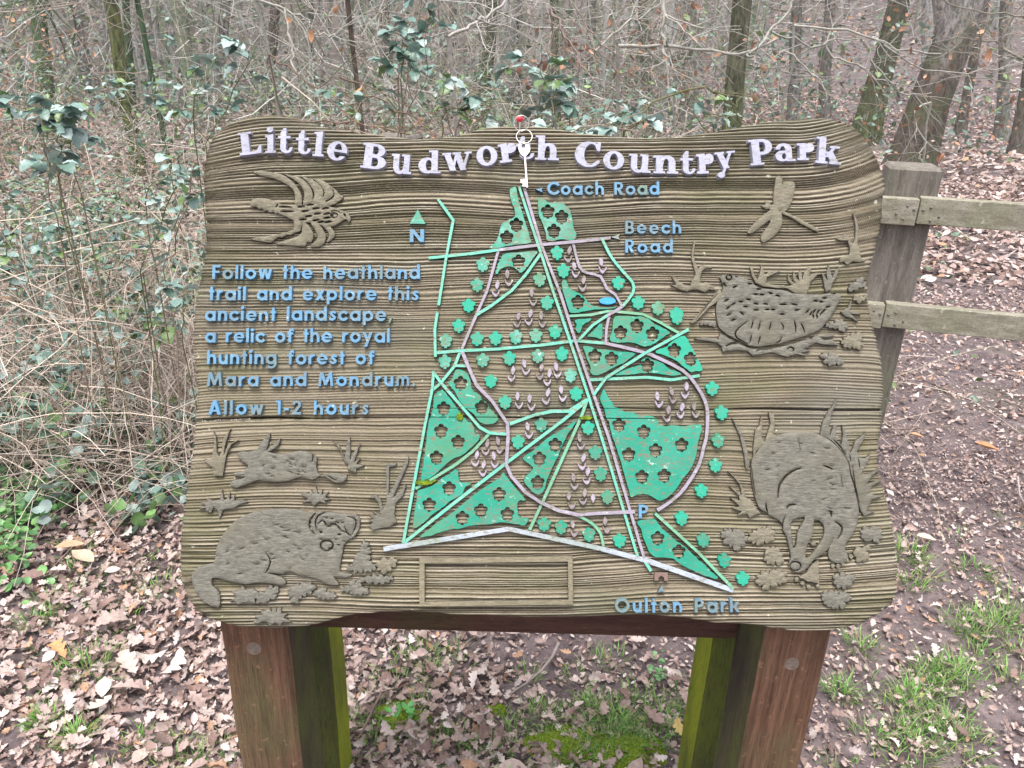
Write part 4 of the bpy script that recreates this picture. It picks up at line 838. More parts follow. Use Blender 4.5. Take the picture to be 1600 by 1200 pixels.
for nm, p in [('carved_leaf', [(115,680),(150,650),(175,665),(200,650),(250,690),(248,722),(222,747),(195,772),(180,742),(155,737),(135,700)]),
 ('carved_leaf', [(262,690),(300,660),(350,648),(387,655),(397,690),(370,722),(342,715),(325,737),(300,715),(270,722)]),
 ('carved_leaf', [(338,802),(365,790),(343,768),(400,743),(437,800),(437,837),(400,820),(370,837)]),
 ('carved_leaf', [(300,912),(345,868),(365,885),(400,862),(440,870),(457,900),(435,937),(410,935),(400,957),(370,945),(348,972),(335,945),(303,942)]),
 ('carved_leaf', [(703,890),(735,900),(745,872),(765,895),(792,888),(803,930),(770,957),(710,947)]),
 ('carved_leaf', [(640,985),(700,978),(730,990),(750,978),(792,1000),(792,1020),(755,1030),(762,1062),(730,1052),(710,1072),(690,1052),(680,1062),(648,1030)]),
 ('carved_leaf', [(845,655),(930,653),(952,680),(942,710),(920,727),(905,702),(887,717),(853,707)]),
 ('carved_leaf', [(808,760),(850,750),(892,738),(870,770),(892,795),(850,827),(815,802)]),
 ('carved_grass', [(175,78),(215,140),(242,200),(266,300),(258,345),(246,340),(238,270),(215,170)]),
 ('carved_grass', [(153,353),(200,390),(237,450),(247,490),(270,500),(300,545),(322,572),(290,582),(265,597),(255,577),(203,582),(225,562),(178,545),(215,537),(168,493),(215,505),(210,482),(163,433),(205,460),(225,477),(215,420)]),
 ('carved_grass', [(325,68),(332,110),(327,180),(345,200),(375,110),(365,48),(392,58),(397,110),(387,160),(402,170),(345,215),(300,250),(285,282),(285,230),(295,140),(316,118)])]:
    carve('G', [p], [], nm, random.choice(['carve', 'carve_light']), None, 1 if nm == 'carved_grass' else 2)
carve('G', [[(632,165),(645,100),(665,60),(722,-25),(690,60),(677,120),(682,172),(700,122),(716,112),(712,190),(742,220),(750,170),(745,112),(767,160),(782,220),(787,260),(800,240),(812,200),(873,148),(862,182),(822,250),(832,280),(862,290),(893,262),(872,312),(845,368),(880,370),(944,338),(900,380),(872,420),(962,393),(900,432),(887,470),(953,483),(900,502),(872,560),(917,560),(860,587),(843,560),(825,500),(808,410),(793,370),(782,310),(742,246),(692,195)]],
 [slit([(700,190),(735,225),(765,270)], 7), slit([(800,330),(812,420),(835,520)], 6), slit([(830,290),(838,340)], 5), slit([(785,270),(790,300)], 5)], 'carved_grass', 'carve', 'spiky grass clump behind the badger', 1)

# ------------------------------------------------------------------ posts and bar under the board
def xat(px, py, Y): return float(atY(px, py, Y)[0])
YF0, YF1, YR0, YR1 = .972, 1.100, 1.205, 1.315
bkz = lambda y: float((BC[2]-.0455*bn[2]) + (y-(BC[1]-.0455*bn[1]))*math.cos(TILT)/math.sin(TILT))
def post(x0, x1, y0, y1, mats, name='post', label=None):
    z0 = -.35; xs = [x0, x1]
    bvl = .006
    prof = [(x0+bvl, y0), (x1-bvl, y0), (x1, y0+bvl), (x1, y1-bvl), (x1-bvl, y1), (x0+bvl, y1), (x0, y1-bvl), (x0, y0+bvl)]
    V, F = [], []; nl = 9
    for k in range(nl):
        for j, (x, y) in enumerate(prof):
            zt = bkz(y)-.004; z = z0+(zt-z0)*k/(nl-1)
            wv = .0015*math.sin(k*1.7+j); V.append((x-ROOT[0]+wv*(0 < k < nl-1), y-ROOT[1]+wv*.5*(0 < k < nl-1), z))
    n = 8
    for k in range(nl-1):
        for j in range(n): F.append((k*n+j, k*n+(j+1) % n, (k+1)*n+(j+1) % n, (k+1)*n+j))
    F.append(tuple((nl-1)*n+j for j in range(n))); F.append(tuple(range(n-1, -1, -1)))
    me = pmesh(name, V, F)
    for m_ in mats: me.materials.append(M[m_])
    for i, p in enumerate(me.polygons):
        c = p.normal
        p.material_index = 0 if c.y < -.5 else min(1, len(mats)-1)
    o = link(name, me, None, sign); o['label'] = label
    return o
xl0, xl1 = xat(344, 986, YF0), xat(448, 986, YF0); xr0, xr1 = xat(1197, 988, YF0), xat(1300, 990, YF0)
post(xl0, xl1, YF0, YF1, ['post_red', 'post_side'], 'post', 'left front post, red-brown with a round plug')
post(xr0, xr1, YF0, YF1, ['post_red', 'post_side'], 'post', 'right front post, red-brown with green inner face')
post(xl0, xl1-.002, YR0, YR1, ['post_shade', 'post_green'], 'post', 'left rear post covered in bright green algae')
post(xr0-.002, xr1, YR0, YR1, ['post_shade', 'post_green'], 'post', 'right rear post covered in bright green algae')
zb = float(atY(820, 991, YF1+.01)[2])
me = hull_mesh('crossbar', boxv(((xl0+xr1)/2-ROOT[0], YF1+.045-ROOT[1], zb+.065), (1, 0, 0), (0, 1, 0), (0, 0, 1), (xr1-xl0)/2-.004, .035, .065))
o = link('crossbar', me, M['bar'], sign)
for (px, py) in ((397, 1013), (1237, 1037)):
    c = atY(px, py, YF0); V = []; F = []; n = 26
    for zz, rr in ((.003, .0), (.002, .0115), (-.0008, .0125), (-.0035, .0130)):
        if rr == 0: V.append((0, .0, 0)); continue
        for i in range(n): V.append((rr*math.cos(2*math.pi*i/n), -zz+.0015, rr*math.sin(2*math.pi*i/n)*1.05))
    for i in range(n):
        F.append((0, 1+(i+1) % n, 1+i)); F.append((1+i, 1+(i+1) % n, 1+n+(i+1) % n, 1+n+i)); F.append((1+n+i, 1+n+(i+1) % n, 1+2*n+(i+1) % n, 1+2*n+i))
    me = pmesh('wood_plug', V, F); o = link('wood_plug', me, M['plug'], sign); o.location = (c[0]-ROOT[0], YF0-ROOT[1]-.001, c[2])

# ------------------------------------------------------------------ tubes
def tubes(P, R, sides=4, col=None):
    """P (K,N,3), R (K,N), col (K,3) -> V,F,C"""
    P = np.asarray(P, float); K, N_, _ = P.shape
    T = np.gradient(P, axis=1); T /= np.linalg.norm(T, axis=2, keepdims=True)+1e-9
    ref = np.where(np.abs(T[..., 2:3]) > .9, np.array([1.0, 0, 0]), np.array([0, 0, 1.0]))
    A = np.cross(T, ref); A /= np.linalg.norm(A, axis=2, keepdims=True)+1e-9; B = np.cross(T, A)
    th = 2*np.pi*np.arange(sides)/sides
    V = P[:, :, None]+R[:, :, None, None]*(A[:, :, None]*np.cos(th)[None, None, :, None]+B[:, :, None]*np.sin(th)[None, None, :, None])
    idx = np.arange(K*N_*sides).reshape(K, N_, sides)
    a = idx[:, :-1]; b_ = idx[:, 1:]
    F = np.stack([a, np.roll(a, -1, 2), np.roll(b_, -1, 2), b_], -1).reshape(-1, 4)
    C = None if col is None else np.repeat(np.asarray(col), N_*sides, axis=0)
    return V.reshape(-1, 3), F, C
def merge(parts):
    Vs, Fs, Cs, n = [], [], [], 0
    for V, F, C in parts: Vs.append(V); Fs.append(F+n); Cs.append(C); n += len(V)
    return np.concatenate(Vs), np.concatenate(Fs), np.concatenate(Cs)

# key on its two rings, hanging from a red pin at the top of the board
BW = Matrix.Translation(tuple(ROOT)) @ BM
def torus(c, R_t, r_t, tilt=0.0, n=28, m_=7):
    V, F = [], []
    for i in range(n):
        a = 2*math.pi*i/n
        for j in range(m_):
            b_ = 2*math.pi*j/m_; rr = R_t+r_t*math.cos(b_)
            x, y, z = rr*math.cos(a), rr*math.sin(a), r_t*math.sin(b_)
            V.append((c[0]+x, c[1]+y*math.cos(tilt)-z*math.sin(tilt), c[2]+y*math.sin(tilt)+z*math.cos(tilt)))
            F.append((i*m_+j, ((i+1) % n)*m_+j, ((i+1) % n)*m_+(j+1) % m_, i*m_+(j+1) % m_))
    return V, F
kc = pb(818, 232); keyr = bpy.data.objects.new('hanging_key', None); COL.objects.link(keyr); keyr.matrix_world = BW @ Matrix.Translation((kc[0], kc[1], .011)); keyr.empty_display_size = .02
tag(keyr, 'small bright metal key hanging on two linked rings over the title letters', 'key')
def kpart(name, V, F, loc=(0, 0, 0), sm=True):
    o = link(name, pmesh(name, V, F, sm), M['key'], keyr); o.location = loc; return o
def krel(px, py): q = pb(px, py); return (q[0]-kc[0], q[1]-kc[1])
a = krel(814.5, 197.5); V, F = torus((a[0], a[1], .001), .0118, .0007, .25); kpart('key_ring', V, F)
a = krel(819, 217.5); V, F = torus((a[0], a[1], .0), .0125, .0007, -.2); kpart('key_ring', V, F)
kop = [(1, smooth([(809,232),(813,228.5),(818,227),(824,229),(828,233),(828,240),(824,246),(820,249),(815,247),(811,241)], 3)), (1, seg((819.5,244), (823.5,297), 3.3, 3.0)), (1, [(813,284),(823,283),(823.5,288),(820,289),(824,291),(824,296),(815,295),(817,291),(813,290)]), (-1, ell(817.6, 233, 3.1, 3.1, 12))]
kop = [(s, [krel(*q) for q in p]) for s, p in kop]
V, F = shape_mesh('key', kop, .0012, -.0012, .0004, 0); kpart('key', V, F, (0, 0, 0), False)
pc = pb(812, 188)
def sphere(c, r, n=16, m_=10):
    V, F = [], []
    for i in range(m_+1):
        t = math.pi*i/m_
        for j in range(n): p = 2*math.pi*j/n; V.append((c[0]+r*math.sin(t)*math.cos(p), c[1]+r*math.sin(t)*math.sin(p), c[2]+r*math.cos(t)))
    for i in range(m_):
        for j in range(n): F.append((i*n+j, (i+1)*n+j, (i+1)*n+(j+1) % n, i*n+(j+1) % n))
    return V, F
pr = bpy.data.objects.new('push_pin', None); COL.objects.link(pr); pr.matrix_world = BW @ Matrix.Translation((pc[0], pc[1]-.012, .002)); pr.empty_display_size = .01
tag(pr, 'red round-headed pin stuck in the top edge of the board', 'pin')
V, F = sphere((0, .0125, .002), .0055); link('pin_head', pmesh('pin_head', V, F, True), M['red'], pr)
Vt_, F_, C_ = tubes(np.array([[(0, -.012, -.004), (0, 0, -.001), (0, .008, .001)]]), np.array([[.0007, .0009, .0016]]), 8)
link('pin_shaft', np_mesh('pin_shaft', Vt_, F_), M['key'], pr)

#%%SPLIT
# ------------------------------------------------------------------ ground
def gz(x, y):
    x = np.asarray(x, float); y = np.asarray(y, float)
    r = .05*(vnoise(x*.6+20, y*.6+20, 41)-.5)+.02*(vnoise(x*2.5+9, y*2.5+5, 42)-.5)
    r = r*np.clip((np.hypot(x, y)-.5)/2, 0, 1)
    return r + np.clip(y-22, 0, 400)*.19+np.clip(-x-9, 0, 40)*.05+.5*(vnoise(x*.12+5, y*.12+7, 43)-.5)*np.clip((y-6)/10, 0, 1)
ys = np.concatenate([np.linspace(-6, 10, 190), np.linspace(10.15, 40, 110), np.linspace(41, 170, 60)])
xs_ = np.concatenate([-np.geomspace(120, 4.05, 70), np.linspace(-4, 4, 130), np.geomspace(4.05, 120, 70)])
XX, YY = np.meshgrid(xs_, ys); ZZ = gz(XX, YY)
near = np.clip((7-np.hypot(XX, YY))/5, 0, 1)
ZZ = ZZ+near*.010*(vnoise(XX*9, YY*9, 44)-.5)+near*.006*(vnoise(XX*22, YY*22, 45)-.5)
idx = np.arange(XX.size).reshape(XX.shape)
F = np.stack([idx[:-1, :-1], idx[:-1, 1:], idx[1:, 1:], idx[1:, :-1]], -1).reshape(-1, 4)
o = link('ground', np_mesh('ground', np.stack([XX, YY, ZZ], -1).reshape(-1, 3), F, None, True), M['ground']); tag(o, 'brown forest floor rising gently into the wood', None, None, 'structure')

# ------------------------------------------------------------------ leaves
def leaf_tmpl(outline, fold, curl, bend):
    """outline: half-width at stations along the midrib; returns V,F (tris as quads)"""
    n = len(outline); V = []
    for i, (y, wd) in enumerate(outline):
        z = bend*(y-.5)**2
        V += [(-wd, y, z+fold*wd+curl*wd*wd), (0, y, z), (wd, y, z+fold*wd+curl*wd*wd)]
    F = []
    for i in range(n-1):
        a = i*3; F += [(a, a+1, a+4, a+3), (a+1, a+2, a+5, a+4)]
    V = np.array(V, float); V[:, 1] -= .5
    return V, np.array(F)
oak = [(0, .01), (.06, .015), (.16, .12), (.24, .17), (.30, .09), (.42, .24), (.50, .27), (.56, .14), (.68, .29), (.76, .27), (.82, .15), (.92, .17), (1.0, .02)]
ovl = [(0, .01), (.12, .13), (.3, .26), (.5, .31), (.7, .25), (.88, .12), (1.0, .01)]
far4 = [(0, .03), (.35, .26), (.7, .24), (1, .03)]
TM = [leaf_tmpl(oak, .25, .9, .5), leaf_tmpl(oak, -.1, -1.2, .8), leaf_tmpl(oak, .5, .4, -.7), leaf_tmpl(ovl, .35, .8, .4), leaf_tmpl([(a, b_*.8+.02*(i % 2)) for i, (a, b_) in enumerate(oak)], .1, 1.8, -.4)]
TF = [leaf_tmpl(far4, .3, .5, .5), leaf_tmpl(far4, -.2, .9, -.5)]
def scatter(T, pos, size, yaw, pitch, roll, col):
    V0, F0 = T; K = len(pos)
    cy, sy, cp, sp, cr_, sr = np.cos(yaw), np.sin(yaw), np.cos(pitch), np.sin(pitch), np.cos(roll), np.sin(roll)
    Rz = np.zeros((K, 3, 3)); Rz[:, 0, 0] = cy; Rz[:, 0, 1] = -sy; Rz[:, 1, 0] = sy; Rz[:, 1, 1] = cy; Rz[:, 2, 2] = 1
    Rx = np.zeros((K, 3, 3)); Rx[:, 0, 0] = 1; Rx[:, 1, 1] = cp; Rx[:, 1, 2] = -sp; Rx[:, 2, 1] = sp; Rx[:, 2, 2] = cp
    Ry = np.zeros((K, 3, 3)); Ry[:, 1, 1] = 1; Ry[:, 0, 0] = cr_; Ry[:, 0, 2] = sr; Ry[:, 2, 0] = -sr; Ry[:, 2, 2] = cr_
    Rm = Rz@Rx@Ry
    V = np.einsum('kij,vj->kvi', Rm, V0)*size[:, None, None]+pos[:, None]
    F = (F0[None]+(np.arange(K)*len(V0))[:, None, None]).reshape(-1, 4)
    return V.reshape(-1, 3), F, np.repeat(col, len(V0), axis=0)
pal = np.array([(.36, .26, .23), (.46, .35, .31), (.28, .19, .165), (.54, .44, .40), (.22, .14, .12), (.41, .30, .27), (.60, .51, .48), (.15, .10, .085), (.42, .25, .16), (.36, .29, .28)])
pw = np.array([.18, .18, .13, .12, .1, .12, .06, .05, .03, .03]); pw /= pw.sum()
def lcols(K): 
    c = pal[rng.choice(len(pal), K, p=pw)]; return np.clip(c*(rng.uniform(.85, 1.25, (K, 1))), 0, .75)
def bare(x, y):                                   # 0..1 how bare the soil is (trodden path on the right, patches under the sign)
    a = np.exp(-((y-(3.35+.1*(x-2)))/.42)**2)*np.clip((x-1.3)/.6, 0, 1)*.55
    b_ = np.exp(-((y-(1.75))/.55)**2)*np.clip((x-.75)/.5, 0, 1)*.5
    c = np.clip(vnoise(x*2.1+3, y*2.1+8, 50)*2.4-1.35, 0, .6)
    d_ = np.exp(-((x-.15)/.5)**2-((y-1.75)/.28)**2)*.75
    return np.clip(np.maximum.reduce([a, b_, c, d_]), 0, .92)
parts = []
def litter(K, x0, x1, y0, y1, tm, smin, smax, lift, tilt):
    x = rng.uniform(x0, x1, K); y = rng.uniform(y0, y1, K)
    keep = rng.random(K) > bare(x, y); vis = np.abs(x) < .82*y+.75
    x, y = x[keep & vis], y[keep & vis]; K = len(x); which = rng.choice(len(tm), K, p=[.3, .25, .2, .07, .18] if len(tm) == 5 else [.5, .5])
    for t in range(len(tm)):
        s = which == t; k = s.sum()
        z = gz(x[s], y[s])+.004+rng.uniform(0, lift, k)
        parts.append(scatter(tm[t], np.c_[x[s], y[s], z], rng.uniform(smin, smax, k)*np.where((x[s] > .75) & (y[s] < 5.6), .7, 1.0), rng.uniform(0, 6.3, k), rng.normal(0, tilt, k), rng.normal(0, tilt, k), lcols(k)))
litter(46000, -3.6, 3.6, .9, 3.2, TM, .010, .038, .018, .45)
litter(3200, -3.6, 3.6, .9, 3.2, TM, .032, .062, .035, .35)
litter(26000, .45, 3.8, .9, 4.2, TF, .007, .022, .008, .4)
litter(14000, -.7, .7, 1.2, 3.0, TF, .007, .020, .008, .4)
litter(14000, -3.6, 0, .9, 3.4, TM, .02, .045, .03, .4)
litter(260, -3.6, .2, .9, 3.2, TM, .07, .095, .04, .3)
litter(30000, -4.6, 4.8, 3.2, 5.6, TM, .02, .06, .03, .4)
litter(60000, -9, 9, 5.6, 11, TF, .05, .10, .05, .4)
litter(55000, -22, 22, 11, 26, TF, .08, .15, .08, .4)
litter(16000, -40, 40, 26, 60, TF, .15, .28, .1, .4)
V, F, C = merge(parts)
o = link('leaf_litter', np_mesh('leaf_litter', V, F, C), M['litter']); tag(o, 'dry oak and beech leaves carpeting the forest floor', None, None, 'stuff')

# a few leaves and sticks one can point to
def one_leaf(px, py, size, col, label, t=0, yaw=None):
    p = G(px, py, .0); p[2] = gz(p[0], p[1])+.04
    V0, F0 = TM[t]; V, F, C = scatter(TM[t], np.zeros((1, 3)), np.array([size]), np.array([random.uniform(0, 6) if yaw is None else yaw]), np.array([.2]), np.array([.1]), np.array([col]))
    o = link('fallen_leaf', np_mesh('fallen_leaf', V, F, C), M['litter']); o.location = tuple(map(float, p)); tag(o, label, 'leaf', 'loose fallen leaves')
one_leaf(540, 1, .01, (.5, .4, .3), 'x') if False else None
one_leaf(132, 885, .09, (.52, .41, .30), 'big pale tan leaf on the ground left of the polecat carving', 3, 1.2)
one_leaf(112, 870, .09, (.50, .34, .22), 'folded orange-tan leaf lying beside the pale tan one at left', 3, 2.2)
one_leaf(166, 1092, .06, (.62, .56, .47), 'small cream leaf near the grass at bottom left', 3, .3)
one_leaf(163, 1118, .07, (.60, .50, .42), 'cream lobed leaf touching the small cream one', 0, 2.8)
one_leaf(205, 1055, .09, (.54, .42, .37), 'large pale pink lobed leaf at bottom left', 0, .8)
one_leaf(240, 1040, .08, (.56, .48, .43), 'whitish lobed leaf beside the large pink one', 1, 2.0)
one_leaf(95, 1030, .075, (.55, .30, .14), 'curled orange-brown leaf at the left', 2, 1.0)
one_leaf(1537, 714, .10, (.52, .24, .12), 'orange-brown leaf on the path right of the board', 3, 1.3)
one_leaf(1428, 697, .06, (.58, .33, .2), 'small orange leaf close to the board right edge', 3, 1.4)
one_leaf(1440, 865, .07, (.75, .55, .42), 'peach leaf beside the grass tuft right of the board', 3, 1.5)
one_leaf(1060, 1155, .05, (.55, .40, .14), 'yellow leaf beside the right rear post', 1, .2)
one_leaf(1385, 790, .04, (.65, .62, .58), 'tiny white leaf against the board right edge', 3, .4)
def stick(pts, r, label, col=(.2, .15, .13)):
    P = []
    for px, py in pts:
        p = G(px, py); P.append((p[0], p[1], float(gz(p[0], p[1]))+.035+r))
    V, F, C = tubes(np.array([P]), np.array([np.linspace(r, r*.5, len(P))]), 6, np.array([col]))
    o = link('fallen_stick', np_mesh('fallen_stick', V, F, C, True), M['twig']); tag(o, label, 'stick', 'twigs lying on the ground')
stick([(872, 1018), (862, 1040), (845, 1062), (822, 1082), (795, 1100)], .005, 'grey curved stick on the ground between the posts', (.30, .25, .23))
stick([(600, 1090), (585, 1120), (572, 1150), (560, 1170)], .004, 'thin brown twig on the ground right of the left posts', (.18, .12, .1))
stick([(1382, 688), (1430, 684), (1490, 680)], .004, 'thin dark straight twig on the path beside the board')
stick([(1585, 760), (1588, 790), (1602, 815)], .005, 'short pale stick at the right edge of the picture', (.4, .33, .3))
stick([(1330, 1030), (1345, 1050), (1362, 1080)], .003, 'fine twig on bare soil right of the right post', (.22, .17, .15))

# ------------------------------------------------------------------ grass, moss, low plants
def blades(x, y, n, rad, hmin, hmax, cols, wid=.0013):
    a = rng.uniform(0, 6.3, n); r = rad*np.sqrt(rng.random(n)); bx_, by_ = x+r*np.cos(a), y+r*np.sin(a)
    h = rng.uniform(hmin, hmax, n); l = rng.uniform(.3, 1.1, n)*h; d = a+rng.normal(0, .6, n)
    t = np.linspace(0, 1, 4)[None]; 
    P = np.stack([bx_[:, None]+np.cos(d)[:, None]*l[:, None]*t**1.7, by_[:, None]+np.sin(d)[:, None]*l[:, None]*t**1.7, gz(bx_, by_)[:, None]+h[:, None]*(t-.28*t**2.4)+.004], -1)
    sd_ = np.stack([-np.sin(d), np.cos(d), np.zeros(n)], -1)[:, None]; w_ = wid*(1-t**1.5)[..., None]+.0002
    V = np.stack([P-sd_*w_, P+sd_*w_], 2).reshape(n, 8, 3); base = np.array([(0, 1, 3, 2), (2, 3, 5, 4), (4, 5, 7, 6)])
    F = (base[None]+(np.arange(n)*8)[:, None, None]).reshape(-1, 4)
    C = np.repeat(np.array(cols)[rng.integers(0, len(cols), n)]*rng.uniform(.75, 1.2, (n, 1)), 8, axis=0)
    return V.reshape(-1, 3), F, C
GC = [(.10, .26, .04), (.17, .34, .07), (.13, .22, .06), (.32, .33, .15), (.22, .42, .08)]
def tuft(px, py, n, rad, h, label):
    p = G(px, py); V, F, C = blades(float(p[0]), float(p[1]), n, rad, h*.5, h, GC)
    z0 = float(gz(p[0], p[1])); V = V-np.array([p[0], p[1], z0])
    o = link('grass_tuft', np_mesh('grass_tuft', V, F, C), M['grass']); o.location = (float(p[0]), float(p[1]), z0); tag(o, label, 'grass tuft', 'grass tufts on the forest floor')
tuft(1312, 1090, 90, .04, .06, 'isolated green grass tuft on bare soil right of the right post')
tuft(1345, 1018, 70, .045, .05, 'grass tuft just below the board lower right corner')
tuft(1415, 880, 110, .06, .07, 'bright grass tuft against the board right edge')
tuft(1520, 905, 60, .06, .05, 'sparse grass tuft near the right edge of the picture')
tuft(1502, 378, 90, .07, .06, 'lone round grass tuft on the path behind the fence')
tuft(1420, 925, 60, .05, .05, 'smaller grass tuft below the bright one at the board edge')
tuft(70, 1128, 90, .035, .05, 'small bright grass tuft at bottom left')
tuft(118, 1158, 110, .04, .05, 'bright grass tuft nearest the bottom left corner')
tuft(140, 1050, 150, .08, .06, 'wide grass tuft left of the left post')
tuft(52, 975, 80, .05, .05, 'dark green grass tuft at the left edge')
tuft(665, 1022, 60, .05, .045, 'grass tuft seen through the gap under the board')
parts = []
def patch(px, py, rx, ry, k, n, rad, h):
    for _ in range(k):
        p = G(px+rng.normal(0, rx), py+rng.normal(0, ry)); parts.append(blades(float(p[0]), float(p[1]), int(n*1.9), rad, h*.5, h*1.15, GC, .0012))
patch(290, 1185, 60, 20, 12, 14, .05, .035); patch(1450, 1120, 45, 60, 26, 14, .045, .045); patch(960, 1130, 60, 35, 50, 18, .05, .035); patch(1440, 1160, 50, 35, 12, 14, .05, .04)
patch(1520, 1030, 40, 30, 14, 16, .05, .045); patch(1470, 1080, 30, 15, 9, 16, .05, .04); patch(60, 860, 50, 40, 10, 14, .06, .05)
patch(250, 935, 40, 30, 6, 14, .06, .04); patch(130, 1010, 60, 50, 7, 12, .06, .04); patch(1560, 975, 30, 20, 10, 20, .05, .05); patch(820, 1165, 60, 25, 10, 14, .05, .035)
patch(700, 1185, 70, 15, 8, 12, .05, .03); patch(1440, 900, 60, 40, 6, 12, .05, .04); patch(620, 1150, 60, 20, 12, 18, .05, .04)
patch(100, 900, 90, 60, 7, 12, .06, .04); patch(640, 1050, 50, 25, 10, 12, .04, .04)
V, F, C = merge(parts); o = link('grass', np_mesh('grass', V, F, C), M['grass']); tag(o, 'thin scattered grass growing through the leaves', None, None, 'stuff')
def moss(px, py, rx, ry, label):
    p = G(px, py); n = 26; V = []; F = []
    for i in range(n):
        for j in range(n):
            u, v = (i/(n-1)-.5)*2, (j/(n-1)-.5)*2; r = math.hypot(u, v)*(1+.35*float(vnoise(np.array(u*3+px), np.array(v*3+py), 60)))
            x, y = u*rx, v*ry; z = float(gz(p[0]+x, p[1]+y))-float(gz(p[0], p[1]))+.022*(1-min(r, 1.3)**2)+.008*float(vnoise(np.array(u*9+px), np.array(v*9), 61))-.004
            V.append((x, y, z))
    for i in range(n-1):
        for j in range(n-1): F.append((i*n+j, (i+1)*n+j, (i+1)*n+j+1, i*n+j+1))
    o = link('moss_cushion', pmesh('moss_cushion', V, F, True), M['moss']); o.location = (float(p[0]), float(p[1]), float(gz(p[0], p[1]))); tag(o, label, 'moss', 'moss patches between the posts')
moss(628, 1118, .09, .075, 'yellow-green moss cushion right of the left posts')
moss(880, 1160, .12, .07, 'broad moss patch at bottom centre')
moss(975, 1172, .13, .085, 'moss patch at bottom centre nearer the right posts')
moss(775, 1110, .04, .03, 'small moss patch in the middle between the posts')
# round-leaved low plants
tm_round = leaf_tmpl([(0, .03), (.15, .25), (.4, .42), (.65, .44), (.85, .3), (1, .06)], .15, .3, .5)
parts = []
def low(px, py, sx, sy, n, cols, smin=.018, smax=.035, hmax=.09):
    P = np.array([G(px+rng.normal(0, sx), py+rng.normal(0, sy)) for _ in range(n)]); P[:, 2] = gz(P[:, 0], P[:, 1])+rng.uniform(.02, hmax, n)
    c = np.array(cols)[rng.integers(0, len(cols), n)]*rng.uniform(.7, 1.25, (n, 1))
    parts.append(scatter(tm_round, P, rng.uniform(smin, smax, n), rng.uniform(0, 6.3, n), rng.normal(0, .4, n), rng.normal(0, .4, n), c))
GL = [(.09, .24, .06), (.14, .31, .10), (.07, .17, .06), (.18, .34, .12)]
low(35, 800, 40, 22, 210, GL); low(60, 770, 40, 12, 60, GL); low(235, 668, 25, 14, 150, GL); low(160, 680, 40, 14, 120, GL); low(60, 712, 30, 16, 100, GL)
low(285, 625, 18, 20, 130, GL); low(270, 585, 20, 15, 90, GL); low(55, 815, 20, 12, 60, GL, .03, .045); low(150, 640, 60, 20, 120, GL); low(632, 1128, 9, 6, 10, [(.12, .42, .1)], .015, .025, .05)
low(40, 700, 40, 30, 160, GL); low(120, 610, 60, 20, 160, GL); low(20, 880, 25, 30, 120, GL); low(1025, 1058, 8, 10, 26, [(.15, .33, .12)], .01, .02, .05)
V, F, C = merge(parts); o = link('ground_ivy', np_mesh('ground_ivy', V, F, C), M['leaf']); tag(o, 'low round-leaved green ground cover at the left of the sign', None, None, 'stuff')

# ------------------------------------------------------------------ fence on the right
FY = 2.45
fp = atY(1434, 262, FY); fd = np.array([1, -.27, 0]); fd /= np.linalg.norm(fd); fn = np.array([-fd[1], fd[0], 0])   # fn points away from camera
fence = empty('fence', (fp[0], fp[1], 0), 'grey timber post and rail fence running right behind the board', 'fence')
ptop = float(fp[2])
def fbox(name, c, ax, ay, az, hx, hy, hz, mat, label=None):
    c = np.array(c)-np.array([fp[0], fp[1], 0])
    me = hull_mesh(name, boxv((0, 0, 0), ax, ay, az, hx, hy, hz)); o = link(name, me, M[mat], fence); o.location = tuple(map(float, c))
    if label: o['label'] = label
    return o
pc_ = np.array([fp[0], fp[1], 0])+fn*.075
up = np.array([0, 0, 1.0])
fbox('post', pc_+up*(ptop/2-.15), fd, fn, up, .075, .075, ptop/2+.15, 'fence', 'thick square fence post nearest the board')
p2 = pc_-fd*1.75; fbox('post', p2+up*(ptop/2-.15), fd, fn, up, .075, .075, ptop/2+.15, 'fence')
p3 = pc_+fd*1.75; fbox('post', p3+up*(ptop/2-.15), fd, fn, up, .075, .075, ptop/2+.15, 'fence')
# rails sit on the camera side of the posts, butt-jointed over the post
rails = []
for (pt, pb_) in (((1437, 309), (1429, 351)), ((1386, 472), (1383, 508))):
    zt = float(atY(pt[0], pt[1], FY)[2]) if pt[0] > 1400 else None
    rails.append(zt)
def on_fence(px, py):                             # ray -> front plane of the fence
    d = ray(px, py); q = np.array([fp[0], fp[1], 0])-fn*.03; t = np.dot(q-CP, fn)/np.dot(d, fn); return CP+d*t
for k, (zt, zb_) in enumerate(((on_fence(1440, 310)[2], on_fence(1440, 352)[2]), (on_fence(1400, 476)[2], on_fence(1400, 514)[2]))):
    jx = float(np.dot(on_fence(1434 if k == 0 else 1381, 330 if k == 0 else 490)-np.array([fp[0], fp[1], 0]), fd))
    hz = float(zt-zb_)/2; zc_ = float(zt+zb_)/2
    base = np.array([fp[0], fp[1], 0])-fn*.019
    for s, ln in ((1, 1.75), (-1, 1.75)):
        c = base+fd*(jx+s*(ln/2+.0015))+up*(zc_+(.004 if s > 0 else -.003))
        fbox('rail', c, fd, fn, up, ln/2, .019, hz, 'rail', ['upper', 'lower'][k]+(' rail running off to the right' if s > 0 else ' rail ending behind the board'))
    for s in (1, -1):
        for dx, dz in ((.03, .02), (.055, -.012), (.035, -.03), (.012, .008)):
            c = base-fn*.0195+fd*(jx+s*dx*1.1)+up*(zc_+dz*.8)
            V, F = sphere((0, 0, 0), .0042, 8, 5); o = link('nail', pmesh('nail', V, F, True), M['nail'], fence); o.location = tuple(map(float, c-np.array([fp[0], fp[1], 0])))

